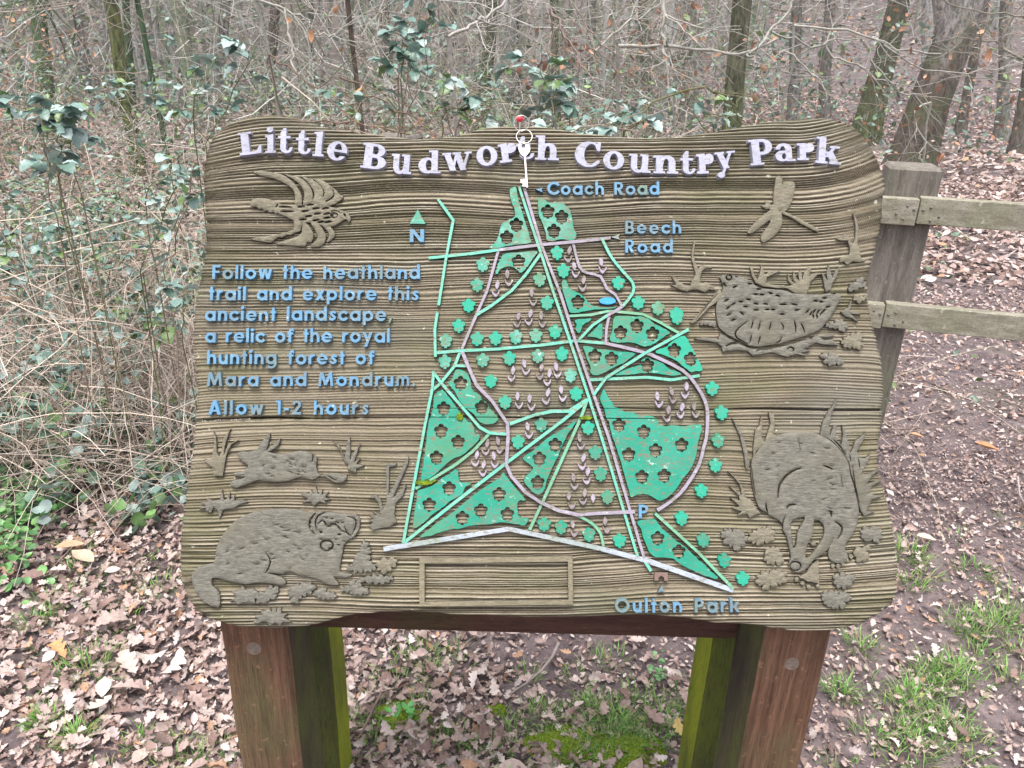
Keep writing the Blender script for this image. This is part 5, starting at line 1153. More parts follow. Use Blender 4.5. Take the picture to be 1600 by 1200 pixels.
# ------------------------------------------------------------------ trees
def trunk_pts(p0, p1, n=9, wob_=.03):
    t = np.linspace(0, 1, n)[:, None]; P = np.array(p0)*(1-t)+np.array(p1)*t
    P += (rng.normal(0, wob_, (n, 3))*np.array([1, 1, 0]))*np.linspace(.3, 1.2, n)[:, None]; P[0] = p0
    return P
def grow(P0, dirn, length, r, depth, out, col, n=7, gnarl=.18, drop=0.0):
    """recursive branches; out collects (P,R,col)"""
    P = [np.array(P0, float)]; d = np.array(dirn, float); d /= np.linalg.norm(d)
    for i in range(n-1):
        d = d+rng.normal(0, gnarl, 3)+np.array([0, 0, -drop]); d /= np.linalg.norm(d); P.append(P[-1]+d*length/(n-1))
    P = np.array(P); out.append((P, np.linspace(r, r*.35, n), col))
    if depth > 0:
        for k in range(rng.integers(2, 5)):
            i = int(rng.integers(1, n)); t = P[min(i, n-1)]-P[i-1]; t /= np.linalg.norm(t)+1e-9
            q = t+rng.normal(0, .6, 3); grow(P[min(i, n-1)], q, length*rng.uniform(.4, .7), r*(1-.65*i/(n-1))*.62, depth-1, out, col, n, gnarl, drop)
def tube_obj(name, lst, mat, parent, origin, sides=6, smooth_=True):
    P = np.array([a for a, b_, c in lst])-np.array(origin); R_r = np.array([b_ for a, b_, c in lst]); C = np.array([c for a, b_, c in lst])
    V, F, Cc = tubes(P, R_r, sides, C); return link(name, np_mesh(name, V, F, Cc, smooth_), mat, parent)
def tree(base_px, base_py, Y, top_px, top_py, wpx, col, label, moss_=False, name='tree', branches=5, bz=None, depth=1):
    b0 = atY(base_px, base_py, Y); b1 = atY(top_px, top_py, Y)
    zb0 = float(gz(b0[0], Y)); dirn = (b1-b0)/(b1[2]-b0[2]); b0 = b0+dirn*(zb0-.25-b0[2])
    dep = np.dot(np.array([b0[0], Y, 1.0])-CP, Fv); r = wpx/FPX*dep/2; H = max(9.0, Y*.7); tp = b0+dirn*H
    root = empty(name, (b0[0], b0[1], zb0), label, 'tree', 'trees in the wood behind the sign')
    n = 16; P = trunk_pts(b0, tp, n, r*.22); hts = P[:, 2]-zb0
    R_r = r*(1+.7*np.exp(-np.clip(hts, 0, 9)/(r*1.6)))*(1-.55*np.clip(hts/H, 0, 1))
    V, F, C = tubes(P[None]-np.array([b0[0], b0[1], zb0]), R_r[None], 14, np.array([col]))
    # lumpy bark
    nz = (vnoise(V[:, 0]*14+V[:, 1]*9, V[:, 2]*5, 70)-.5)*r*.3; cc = np.repeat(P-np.array([b0[0], b0[1], zb0]), 14, axis=0); dv = V-cc; dv /= np.linalg.norm(dv, axis=1, keepdims=True)+1e-9; V = V+dv*nz[:, None]
    cols = np.array(C); 
    if name == 'leaning_tree':
        m_ = np.clip((V[:, 2]-1.5)/.8+1.2*(vnoise(V[:, 0]*8, V[:, 2]*3, 77)-.5), 0, 1)[:, None]; cols = cols*(1-m_)+np.array([.36, .34, .32])*m_
    if moss_:
        m_ = np.clip(1-V[:, 2]/1.6, 0, 1)[:, None]*np.clip(vnoise(V[:, 0]*9, V[:, 2]*3, 71)*1.8-.3, 0, 1)[:, None]; cols = cols*(1-m_)+np.array([.09, .13, .02])*m_
    link('trunk', np_mesh('trunk', V, F, cols, True), M['bark'], root)
    for k in range(branches):
        out = []
        i = int(rng.integers(4, 13)) if bz is None else int(rng.integers(*bz)); a = rng.uniform(0, 6.3)
        grow(P[i], (math.cos(a), math.sin(a)*.7, rng.uniform(-.1, .6)), rng.uniform(1.2, 2.6), r*.28, depth, out, np.array(col)*1.1)
        tube_obj('branch', out, M['twig'], root, (b0[0], b0[1], zb0), 5)
    return root, P
GREY, MOSSY, BRN, SILV, IVY = (.22, .20, .18), (.12, .13, .07), (.17, .135, .11), (.42, .40, .38), (.06, .11, .05)
tree(1425, 250, 11.3, 1500, 30, 58, (.105, .08, .062), 'leaning grey-brown oak trunk just behind the fence post', False, 'leaning_tree', 3, (5, 12))
tree(1357, 190, 17, 1408, 0, 36, (.10, .09, .055), 'dark mossy trunk left of the leaning oak', True, 'tree', 4)
tree(1146, 185, 7.2, 1160, 0, 32, (.13, .125, .08), 'dark trunk rising behind the board right of centre', True, 'tree', 4)
tree(1505, 178, 20, 1540, 0, 14, BRN, 'slim brown trunk right of the leaning oak')
tree(1595, 200, 16, 1625, 0, 22, BRN, 'brown trunk cut by the right edge of the picture')
tree(1447, 150, 24, 1449, 0, 17, SILV, 'pale silvery trunk directly behind the leaning oak')
tree(1240, 140, 16, 1247, 0, 18, GREY, 'grey trunk in the right background left of the mossy trunk')
tree(187, 88, 9.0, 172, 0, 22, (.15, .16, .06), 'yellow-green mossy trunk at upper left', True)
tree(203, 95, 11.0, 196, 0, 12, IVY, 'ivy-covered trunk touching the mossy one at upper left')
tree(236, 110, 8.5, 214, 0, 9, IVY, 'thin dark ivy-clad stem leaning left at upper left')
tree(66, 85, 12.0, 58, 0, 24, (.10, .16, .06), 'bright green ivy trunk near the left edge')
tree(118, 95, 17, 108, 0, 34, (.27, .25, .24), 'broad pale grey trunk between the two green trunks at left', False)
tree(345, 90, 14, 352, 0, 20, (.26, .24, .22), 'grey trunk above the board left corner')
tree(272, 60, 18, 266, 0, 14, SILV, 'pale slim trunk between the ivy stem and the grey trunk')
tree(553, 85, 5.2, 543, 0, 7.5, (.10, .07, .055), 'thin dark sapling stem behind the word Little')
tree(425, 80, 15, 432, 0, 16, BRN, 'brown trunk left of the dark sapling')
tree(492, 75, 17, 488, 0, 16, GREY, 'grey trunk between brown trunk and dark sapling')
tree(600, 80, 19, 603, 0, 14, GREY, 'grey trunk right of the dark sapling')
tree(700, 95, 17, 707, 0, 14, (.25, .22, .2), 'grey-brown trunk left of the board peak')
tree(762, 90, 14, 770, 0, 20, (.10, .12, .06), 'dark green trunk just left of the board peak', True)
tree(868, 100, 13, 866, 0, 15, (.09, .12, .06), 'dark green trunk just right of the board peak', True)
tree(815, 95, 18, 812, 0, 14, GREY, 'grey trunk between the two dark green trunks')
tree(922, 100, 20, 925, 0, 16, (.24, .22, .2), 'grey trunk right of the dark green trunks')
tree(1008, 105, 15, 1003, 0, 16, (.15, .15, .1), 'olive trunk behind the upright forked branch')
tree(1075, 110, 18, 1080, 0, 22, (.25, .23, .2), 'broad grey trunk left of the dark trunk right of centre')
tree(1290, 120, 20, 1296, 0, 18, (.23, .2, .18), 'grey-brown trunk behind the bare branches at right')
tree(1568, 130, 19, 1574, 0, 18, (.27, .25, .22), 'pale trunk in the top right corner')
# the leaning oak forks
def limb_tree(): pass
lt = bpy.data.objects['leaning_tree']
f0 = atY(1478, 95, 11.3); ot = []
for tgt, rr in (((1470, 0), .11), ((1530, 0), .12), ((1515, -120), .1)):
    e = atY(tgt[0], tgt[1], 11.2); P = trunk_pts(f0, f0+(e-f0)*1.6, 7, .012); ot.append((P, np.linspace(rr, rr*.8, 7), np.array((.36, .33, .31))))
bz0 = np.array(lt.location)
for q in ot: tube_obj('limb', [q], M['bark'], lt, bz0, 10)

# ------------------------------------------------------------------ bare branches in front of the wood (traced runs plus random twigs)
def branch_thing(runs, label, col, name='bare_shrub', leaves=0, lcol=(.42, .2, .09), twigs=3):
    groups = []; out = None; tips = []
    for pts, Y0_, Y1_, r0, r1 in runs:
        n = len(pts); P = np.array([atY(px, py, Y0_+(Y1_-Y0_)*i/(n-1)) for i, (px, py) in enumerate(pts)])
        P = np.array(smooth(P[:, :], 1, False)) if False else P
        t = np.linspace(0, n-1, 12); Q = np.stack([np.interp(t, np.arange(n), P[:, k]) for k in range(3)], -1); Q[1:-1] += rng.normal(0, .006, (10, 3))
        R_r = np.linspace(r0, r1, 12); out = []; groups.append(out); out.append((Q, R_r, np.array(col)*rng.uniform(.9, 1.1)))
        for k in range(twigs*2):
            i = int(rng.integers(2, 11)); d = Q[i]-Q[i-1]; d /= np.linalg.norm(d)+1e-9
            o2 = []; grow(Q[i], d+rng.normal(0, .55, 3), rng.uniform(.15, .55), max(R_r[i]*.5, .0012), 1, o2, np.array(col)*rng.uniform(.8, 1.15), 12, .16)
            out += o2
            for a in o2: tips.append(a[0][-1]); tips.append(a[0][-4])
    out = groups[0]; b0 = np.array(out[0][0][0]); zg = float(gz(b0[0], b0[1]))
    root = empty(name, (b0[0], b0[1], zg), label, 'bare shrub', 'bare twiggy shrubs behind the sign')
    # a stem down to the ground so that the run stands on its own
    Q = np.stack([np.linspace(b0[k], [b0[0]+.15, b0[1]+.2, zg-.05][k], 12) for k in range(3)], -1); Q[1:-1] += rng.normal(0, .012, (10, 3))
    out.append((Q, np.linspace(out[0][1][0], out[0][1][0]*1.6, 12), np.array(col)))
    for g_ in groups: tube_obj('branch', g_, M['twig'], root, (b0[0], b0[1], zg), 5)
    if leaves:
        tp = np.array(tips); tp = tp[rng.integers(0, len(tp), leaves)]+rng.normal(0, .03, (leaves, 3))-np.array([b0[0], b0[1], zg])
        c = np.array(lcol)*rng.uniform(.6, 1.5, (leaves, 1))
        V, F, C = scatter(TF[0], tp, rng.uniform(.025, .05, leaves), rng.uniform(0, 6.3, leaves), rng.normal(0, .9, leaves), rng.normal(0, .9, leaves), c)
        link('dead_leaves', np_mesh('dead_leaves', V, F, C), M['litter'], root)
PALE = (.34, .32, .28); PK = (.26, .2, .17)
branch_thing([([(965,72),(1010,72),(1070,74),(1130,80),(1170,84),(1215,60)], 3.9, 4.3, .009, .006), ([(1038,0),(1035,40),(1036,72),(1042,90)], 4.0, 3.9, .009, .008), ([(1042,90),(1055,110),(1065,135)], 3.9, 3.9, .006, .004), ([(930,80),(960,50),(1000,25),(1040,2)], 4.0, 4.4, .005, .004), ([(1168,84),(1180,95),(1190,108)], 4.2, 4.0, .005, .003), ([(1042,92),(1020,108),(1010,112),(1025,118)], 3.9, 3.8, .004, .002), ([(1170,84),(1195,62),(1235,15),(1245,-10)], 4.2, 4.4, .007, .006)],
 'pale forked bare branch crossing above the board right of centre', PALE, 'bare_shrub', 40, (.30, .17, .11), 3)
branch_thing([([(1240,40),(1300,45),(1360,58),(1380,70),(1420,76),(1470,84)], 3.6, 3.6, .005, .003), ([(1205,50),(1240,60),(1275,72),(1310,62),(1350,60)], 3.6, 3.8, .005, .003), ([(1290,72),(1310,92),(1345,105),(1370,122),(1400,132)], 3.7, 3.6, .005, .003), ([(1360,95),(1380,118),(1400,140),(1420,148),(1455,145)], 3.6, 3.6, .004, .003), ([(1225,80),(1260,105),(1285,125),(1290,160)], 3.6, 3.5, .004, .002), ([(1380,70),(1440,110),(1500,112),(1560,108),(1600,95)], 3.7, 3.8, .004, .002)],
 'tangle of pale arching twigs above the board right corner', PALE, 'bare_shrub', 30, (.34, .17, .10), 3)
branch_thing([([(1740,120),(1660,105),(1602,95),(1580,85),(1565,70),(1575,40),(1585,0)], 4.5, 4.6, .008, .006), ([(1565,70),(1530,62),(1490,60),(1470,55)], 4.5, 4.3, .004, .002), ([(1600,25),(1540,20),(1480,5),(1460,-10)], 4.5, 4.4, .004, .003), ([(1600,140),(1560,125),(1520,118),(1480,122)], 4.4, 4.3, .003, .002)],
 'bare twiggy branch reaching in from the right edge', (.24, .21, .17), 'bare_shrub', 20, (.5, .3, .2), 3)
branch_thing([([(1455,160),(1428,176),(1434,205),(1448,222),(1465,238),(1490,240)], 5.0, 4.9, .006, .003), ([(1448,222),(1436,240),(1440,252)], 4.9, 4.8, .003, .002)], 'thin crooked twig hanging in front of the leaning oak', PALE, 'bare_shrub', 0, PALE, 2)
branch_thing([([(400,0),(430,8),(470,28),(475,30)], 3.4, 3.4, .006, .004), ([(445,12),(452,50),(458,80),(463,112)], 3.4, 3.3, .005, .004), ([(495,47),(530,62),(540,75)], 3.6, 3.6, .005, .003)], 'pale bare twigs at the top left of centre', PALE, 'bare_shrub', 10, (.4, .2, .1), 3)
branch_thing([([(700,58),(725,45),(745,30),(770,20),(790,0)], 3.6, 3.8, .008, .006), ([(745,30),(760,36),(770,28)], 3.6, 3.7, .004, .003), ([(600,0),(585,60),(595,100),(610,150)], 3.8, 3.6, .003, .002)], 'pale bent branch at the top left of the board peak', (.36, .33, .3), 'bare_shrub', 0, PALE, 3)
branch_thing([([(860,10),(880,50),(905,90),(930,130)], 4.0, 3.8, .005, .004), ([(890,0),(910,30),(935,65),(960,85)], 4.1, 4.0, .004, .003), ([(865,15),(885,55),(890,70)], 4.0, 4.0, .004, .003), ([(935,80),(970,115),(1000,110)], 3.8, 3.8, .003, .002)], 'dark and pale crossing twigs above the board right of the key', PK, 'bare_shrub', 90, (.32, .17, .11), 4)
branch_thing([([(975,205),(1000,180),(1030,160),(1065,142),(1110,136),(1140,155),(1160,195)], 2.5, 2.7, .0035, .002)], 'arching bramble cane just above the board right of centre', (.16, .15, .07), 'bare_shrub', 0, PK, 1)
branch_thing([([(420,85),(460,110),(520,160),(560,200)], 2.7, 2.4, .003, .002), ([(440,180),(500,190),(580,195),(640,210)], 2.5, 2.3, .003, .002), ([(530,120),(580,150),(640,185),(680,213)], 2.5, 2.2, .003, .002)], 'thin dark canes slanting down behind the word Little', (.16, .11, .08), 'bare_shrub', 0, PK, 2)

# ------------------------------------------------------------------ brambles: each leaflet its own piece
def leaflet_mesh():
    V, F = leaf_tmpl([(0, .02), (.1, .16), (.2, .22), (.26, .27), (.36, .27), (.44, .33), (.54, .30), (.62, .33), (.72, .25), (.8, .24), (.9, .12), (1, .01)], .22, .5, -.35)
    V = V.copy(); V[:, 1] += .5
    V[:, 2] += .03*np.sin(V[:, 1]*22)*np.abs(V[:, 0])*3
    return V, F
LV, LF = leaflet_mesh(); leaf_me = []
for ci, c in enumerate([(.18, .275, .24), (.11, .19, .15), (.32, .40, .37), (.11, .18, .06), (.15, .23, .07), (.2, .09, .06)]):
    me = np_mesh('leaf', LV, LF, np.tile(np.array(c), (len(LV), 1)), True); me.materials.append(M['leaf']); leaf_me.append(me)
def bramble(canes, label, size=.05, nodes_=5, colw=(.35, .25, .25, .08, .06, .01), tipbias=.35, name='bramble_bush'):
    P0 = atY(*canes[0][0]); zg = float(gz(P0[0], P0[1])); root = empty(name, (P0[0], P0[1], zg), label, 'bramble', 'brambles behind and left of the sign'); org = np.array([P0[0], P0[1], zg])
    lst = []
    for cn in canes:
        P = np.array([atY(*c) for c in cn]); n = len(P); t = np.linspace(0, n-1, 10)
        Q = np.stack([np.interp(t, np.arange(n), P[:, k]) for k in range(3)], -1)
        q0 = Q[0].copy(); q0[2] = float(gz(q0[0], q0[1]))-.02
        Q = np.vstack([q0[None], (q0+Q[0])/2+rng.normal(0, .01, 3), Q]); Q[1:-1] += rng.normal(0, .006, (10, 3))
        bow = rng.normal(0, .05, 3)*np.array([1, 1, .3]); sh = rng.normal(0, .05, 2); tt_ = np.linspace(0, 1, 12)[:, None]
        Q = Q+bow*np.sin(np.pi*tt_)+np.array([sh[0], sh[1], 0])*(1-tt_)
        lst.append((Q, np.linspace(.0024, .0012, 12), np.array([(.15, .17, .07), (.22, .16, .12), (.30, .24, .18)][rng.integers(3)])))
        for k in range(nodes_):
            s = tipbias+(1-tipbias)*(k+rng.random()*.6)/nodes_; i = min(s*11, 10.99); a = int(i); p = Q[a]+(Q[a+1]-Q[a])*(i-a)
            yaw = rng.uniform(0, 6.3); out_ = np.array([math.cos(yaw), math.sin(yaw), rng.uniform(-.1, .5)]); e = p+out_*size*rng.uniform(.6, 1.2)
            pet = np.linspace(0, 1, 12)[:, None]; lst.append((p*(1-pet)+e*pet, np.full(12, .001), np.array((.13, .14, .06))))
            nl = int(rng.choice([3, 3, 5])); 
            for j in range(nl):
                ang = yaw-math.pi/2+(j-(nl-1)/2)*(1.0 if nl == 3 else .62)+rng.normal(0, .1)
                o = bpy.data.objects.new('leaf', leaf_me[rng.choice(6, p=np.array(colw)/sum(colw))]); COL.objects.link(o); o.parent = root
                s_ = size*rng.uniform(.75, 1.25)*(1.15 if j == nl//2 else .9)
                o.location = tuple(map(float, e-org)); o.rotation_euler = (rng.normal(-.25, .35), rng.normal(0, .3), ang); o.scale = (s_, s_, s_)
    tube_obj('canes', lst, M['stem'], root, org, 5)
B = bramble
B([[(140,330,2.5),(128,260,2.5),(100,205,2.45),(70,165,2.4)], [(140,330,2.5),(125,240,2.5),(90,180,2.5),(40,160,2.45)], [(140,330,2.5),(130,250,2.5),(120,190,2.5),(110,165,2.5)], [(140,330,2.5),(125,270,2.4),(95,255,2.35),(80,250,2.3)], [(140,330,2.5),(130,230,2.55),(125,185,2.5),(95,170,2.5)]], 'bramble with a dense cap of blue-grey leaves at the far left', .058, 6, (.5, .2, .3, .06, .04, 0), .62)
B([[(235,420,2.5),(250,330,2.4),(268,270,2.3),(285,240,2.2)], [(235,420,2.5),(240,330,2.4),(255,280,2.3),(300,290,2.2)], [(235,420,2.5),(260,330,2.35),(285,285,2.25),(305,255,2.2)], [(235,420,2.5),(280,380,2.3),(300,320,2.2),(300,260,2.15)]], 'bramble pressed against the board upper left edge', .04, 5)
B([[(330,220,3.0),(340,150,2.9),(370,90,2.9),(390,55,2.8)], [(330,220,3.0),(330,140,3.0),(300,80,3.0),(280,55,3.0)], [(330,220,3.0),(355,150,2.9),(385,90,2.8),(400,70,2.8)], [(330,220,3.0),(300,160,2.9),(310,130,2.9),(340,150,2.8)]], 'bramble behind the board upper left corner', .052, 5, (.4, .2, .35, .03, .02, 0))
B([[(628,215,2.8),(632,120,2.8),(642,60,2.8),(655,10,2.8)], [(628,215,2.8),(636,130,2.8),(640,70,2.8),(625,45,2.8)], [(628,215,2.8),(634,120,2.75),(650,60,2.8),(690,30,2.8)], [(628,215,2.8),(634,110,2.8),(645,40,2.9),(660,-10,2.9)], [(628,215,2.8),(634,120,2.75),(645,80,2.7),(660,75,2.7)]], 'tall bramble rising behind the words Little Budworth', .052, 6, (.45, .3, .2, .05, .02, .03), .5)
B([[(735,225,2.5),(725,150,2.5),(722,120,2.5),(715,95,2.5)], [(735,225,2.5),(740,170,2.5),(760,145,2.45),(785,140,2.4)], [(735,225,2.5),(730,180,2.5),(715,155,2.5),(705,140,2.5)], [(735,225,2.5),(750,180,2.4),(775,160,2.4),(790,160,2.4)]], 'bramble left of the red pin behind the board peak', .042, 4)
B([[(860,225,2.3),(862,160,2.3),(850,120,2.3),(845,95,2.3)], [(860,225,2.3),(865,160,2.25),(880,125,2.25),(900,105,2.2)], [(860,225,2.3),(850,170,2.3),(830,145,2.3),(820,130,2.3)], [(860,225,2.3),(862,180,2.2),(865,150,2.2),(870,120,2.2)], [(860,225,2.3),(850,170,2.25),(838,125,2.3),(825,95,2.3)]], 'bramble right of the red pin with broad pale leaves', .05, 4, (.3, .3, .25, .1, .05, 0), .5)
B([[(530,225,2.6),(520,180,2.6),(525,150,2.6),(520,140,2.6)], [(530,225,2.6),(555,180,2.6),(565,150,2.6),(570,125,2.6)], [(530,225,2.6),(545,200,2.6),(580,180,2.6),(600,165,2.6)]], 'small bramble behind the dip in the board top at left', .045, 3, (.3, .3, .2, .1, .1, .05), .55)
B([[(975,225,2.4),(972,185,2.4),(970,165,2.4),(966,155,2.4)], [(975,225,2.4),(980,200,2.4),(975,175,2.4),(985,160,2.4)], [(975,225,2.4),(965,200,2.4),(955,180,2.4),(950,170,2.4)]], 'bramble sprig above the word Country', .045, 3, (.4, .3, .3, 0, 0, 0), .6)
B([[(900,222,2.05),(905,208,2.0),(920,200,2.0),(945,198,2.0)], [(900,222,2.05),(900,205,2.0),(890,200,2.0),(880,198,2.0)], [(900,222,2.05),(915,206,2.0),(930,204,1.95),(1000,206,1.95)]], 'pale bramble leaves resting just behind the board top', .04, 3, (.2, .1, .7, 0, 0, 0), .4)
B([[(1140,225,2.9),(1120,180,2.9),(1100,150,2.9),(1075,142,2.9)], [(1140,225,2.9),(1135,190,2.9),(1150,165,2.9),(1160,150,2.9)], [(1140,225,2.9),(1130,200,2.9),(1125,175,2.9),(1135,180,2.9)]], 'bramble sprig in front of the dark trunk right of centre', .045, 3)
B([[(60,640,3.0),(70,590,2.9),(90,560,2.8),(110,545,2.8)], [(60,640,3.0),(40,600,2.9),(30,570,2.8),(20,560,2.8)], [(60,640,3.0),(85,600,2.8),(120,590,2.7),(150,590,2.7)], [(60,640,3.0),(80,610,2.8),(60,570,2.8),(95,570,2.7)]], 'broad-leaved bramble low at the left edge', .06, 4, (.35, .35, .15, .1, .05, 0), .4)
B([[(250,690,2.7),(220,660,2.7),(190,640,2.75),(170,625,2.8)], [(250,690,2.7),(240,650,2.7),(225,635,2.7),(200,620,2.7)], [(250,690,2.7),(260,660,2.6),(280,650,2.6),(295,640,2.55)], [(250,690,2.7),(245,660,2.7),(230,650,2.7),(150,650,2.8)]], 'dark bramble trailing over leaves beside the board left edge', .05, 5, (.35, .45, .1, .05, .05, 0), .3)
B([[(275,520,2.4),(265,480,2.4),(250,450,2.4),(245,440,2.4)], [(275,520,2.4),(285,480,2.35),(295,460,2.3),(290,450,2.3)], [(275,520,2.4),(280,500,2.3),(300,480,2.2),(300,470,2.2)]], 'bramble sprig beside the lettering at the board left edge', .045, 3, (.5, .3, .2, 0, 0, 0), .5)
B([[(160,440,3.0),(150,380,3.0),(140,350,3.0),(120,330,3.0)], [(160,440,3.0),(170,380,3.0),(165,340,3.0),(170,320,3.0)], [(160,440,3.0),(130,400,3.0),(105,360,3.0),(100,340,3.0)], [(160,440,3.0),(180,390,3.0),(190,350,3.0),(150,345,3.0)]], 'small-leaved bramble in the middle of the left thicket', .04, 5, (.3, .4, .1, .1, .1, 0))
B([[(30,440,3.2),(25,360,3.2),(30,310,3.2),(20,290,3.2)], [(30,440,3.2),(50,380,3.2),(45,330,3.2),(40,320,3.2)], [(30,440,3.2),(20,400,3.2),(25,430,3.1),(40,420,3.0)]], 'bramble at the left edge halfway down', .055, 5)
B([[(200,540,2.8),(205,510,2.8),(215,500,2.8),(235,500,2.7)], [(200,540,2.8),(190,520,2.8),(180,500,2.8),(170,490,2.8)], [(200,540,2.8),(240,530,2.7),(250,515,2.7),(262,505,2.6)]], 'low bramble with fresh green leaves below the dead stems', .05, 4, (.1, .3, .1, .3, .2, 0))
B([[(215,200,3.4),(205,160,3.4),(190,130,3.4),(165,125,3.4)], [(215,200,3.4),(225,160,3.4),(235,140,3.4),(260,130,3.4)], [(215,200,3.4),(210,170,3.4),(215,140,3.4),(130,150,3.3)]], 'bramble behind the left thicket below the ivy stem', .045, 4)

# ------------------------------------------------------------------ thicket of dead stems
def arcs(K, xf, yf, hmax, lmin, lmax, rmin, rmax, cols, flat=.5, n=7):
    x = xf(K); y = yf(K); a = rng.uniform(0, 6.3, K); e = rng.uniform(flat*.2, 1.4, K); L_ = rng.uniform(lmin, lmax, K); z0 = gz(x, y)+rng.uniform(0, hmax, K)*rng.random(K)
    t = np.linspace(0, 1, n)[None]; sag = rng.uniform(.1, .7, K)[:, None]
    P = np.stack([x[:, None]+np.cos(a)[:, None]*np.cos(e)[:, None]*L_[:, None]*t, y[:, None]+np.sin(a)[:, None]*np.cos(e)[:, None]*L_[:, None]*t*.8, z0[:, None]+L_[:, None]*(np.sin(e)[:, None]*t-sag*t*t)], -1)
    P += np.cumsum(rng.normal(0, .012, (K, n, 3)), 1)*L_[:, None, None]
    P[..., 2] = np.maximum(P[..., 2], gz(P[..., 0], P[..., 1])+.01)
    R_r = rng.uniform(rmin, rmax, K)[:, None]*np.linspace(1, .5, n)[None]
    C = np.array(cols)[rng.integers(0, len(cols), K)]*rng.uniform(.7, 1.2, (K, 1))
    return tubes(P, R_r, 3, C)
STEM = [(.58, .46, .38), (.66, .54, .45), (.48, .37, .30), (.40, .31, .25), (.72, .62, .53), (.28, .21, .17), (.5, .43, .32)]
U = rng.uniform
parts = [arcs(900, lambda K: U(-2.6, -.72, K), lambda K: U(2.3, 3.2, K), .55, .35, 1.0, .0012, .0026, [(.72, .60, .50), (.62, .50, .42), (.68, .58, .50)]), arcs(2600, lambda K: U(-3.4, -.85, K), lambda K: U(2.9, 5.5, K), .45, .25, .95, .0010, .0030, STEM),
 arcs(1500, lambda K: U(-2.0, -.75, K), lambda K: U(2.35, 3.6, K), .35, .25, .8, .0010, .0026, STEM),
 arcs(2400, lambda K: U(-2.2, 1.6, K), lambda K: U(2.7, 5.0, K), .95, .25, .8, .0009, .0024, STEM),
 arcs(2600, lambda K: U(-7, 1.6, K), lambda K: U(5, 11, K), 1.0, .4, 1.3, .0016, .004, STEM+[(.2, .2, .12), (.25, .25, .16)])]
# the bright arching straws traced across the left thicket
tr = [[(0,540),(60,528),(100,518),(140,520),(175,530)], [(10,470),(80,488),(150,515),(210,560)], [(60,450),(120,415),(190,390),(250,388),(290,402)], [(0,420),(60,450),(110,475),(200,480)], [(120,640),(160,590),(200,520),(240,430)], [(20,610),(60,650),(90,648)], [(10,640),(22,690),(20,710)], [(0,500),(40,545),(70,600)], [(200,330),(240,332),(300,330),(320,325)], [(270,330),(300,380),(320,430)], [(0,345),(60,340),(110,325),(160,300)], [(250,480),(290,500),(310,520)], [(100,700),(115,725),(122,740)], [(290,655),(275,700),(265,730)], [(55,760),(70,725),(130,715)], [(100,395),(160,380),(220,375)], [(130,560),(200,590),(260,600),(310,650)], [(30,720),(80,690),(150,660),(200,620)], [(440,120),(490,160),(520,195)], [(575,105),(620,130),(640,160)], [(700,110),(720,150),(705,200)], [(30,330),(35,400),(45,450)]]
Pt = []
tr += [[(q[0]+random.uniform(-25, 25), q[1]+random.uniform(-40, 40)) for q in t_] for t_ in tr[:18]]
for q in tr:
    n = len(q); Yd = rng.uniform(2.5, 2.8); P = np.array([atY(px, py, Yd if py < 560 else float(np.clip(G(px, py+35)[1], 1.9, 2.9))) for px, py in q]); t = np.linspace(0, n-1, 9)
    Q = np.stack([np.interp(t, np.arange(n), P[:, k]) for k in range(3)], -1); Q[..., 2] = np.maximum(Q[..., 2], gz(Q[:, 0], Q[:, 1])+.01); Pt.append(Q)
parts.append(tubes(np.array(Pt), np.tile(np.linspace(.0024, .0014, 9), (len(Pt), 1)), 5, np.array([(.66, .54, .44)]*len(Pt))*rng.uniform(.8, 1.1, (len(Pt), 1))))
V, F, C = merge(parts); o = link('dead_stems', np_mesh('dead_stems', V, F, C), M['stem']); tag(o, 'tangle of dry tan bracken and bramble stems behind the sign', None, None, 'stuff')
# small green leaves through the thicket
def cloud(K, xf, yf, h0, h1, s0, s1, cols, T=None):
    x, y = xf(K), yf(K); z = gz(x, y)+h0+(h1-h0)*rng.random(K)**1.4
    cl = vnoise(x*3.1+11, y*2.3+4, 80)*.5+vnoise(x*7+1, z*9+4, 81)*.5; k = cl > .47; x, y, z = x[k], y[k], z[k]; K = len(x)
    c = np.array(cols)[rng.integers(0, len(cols), K)]*rng.uniform(.6, 1.3, (K, 1))
    return scatter(T or TF[0], np.c_[x, y, z], rng.uniform(s0, s1, K), rng.uniform(0, 6.3, K), rng.normal(0, .6, K), rng.normal(0, .6, K), c)
GG = [(.13, .21, .14), (.08, .15, .07), (.17, .26, .20), (.15, .22, .07), (.25, .33, .28)]
BRW = [(.36, .26, .21), (.28, .19, .15), (.45, .34, .28), (.4, .22, .13)]
parts = [cloud(3600, lambda K: U(-2.3, -.72, K), lambda K: U(2.15, 3.1, K), .02, .28, .028, .055, [(.17, .26, .22), (.11, .2, .13), (.15, .27, .09), (.26, .34, .31)], tm_round), cloud(5000, lambda K: U(-3.0, -.8, K), lambda K: U(2.6, 4.0, K), .1, .8, .022, .045, [(.17, .26, .22), (.12, .2, .15), (.26, .34, .31)]), cloud(20000, lambda K: U(-3.6, -.9, K), lambda K: U(2.9, 5.2, K), .02, .75, .02, .05, GG),
 cloud(3200, lambda K: U(-2.2, -.8, K), lambda K: U(2.45, 3.2, K), .02, .3, .018, .04, GG),
 cloud(6500, lambda K: U(-2.4, 2.0, K), lambda K: U(2.9, 5, K), .1, 1.15, .018, .04, GG),
 cloud(22000, lambda K: U(-8, 1.4, K), lambda K: U(5, 12, K), .05, 1.3, .03, .07, GG),
 cloud(22000, lambda K: U(-22, 9, K), lambda K: U(12, 30, K), .1, 2.2, .08, .17, GG)]
V, F, C = merge(parts); o = link('undergrowth', np_mesh('undergrowth', V, F, C), M['leaf']); tag(o, 'small dark green leaves scattered through the undergrowth', None, None, 'stuff')
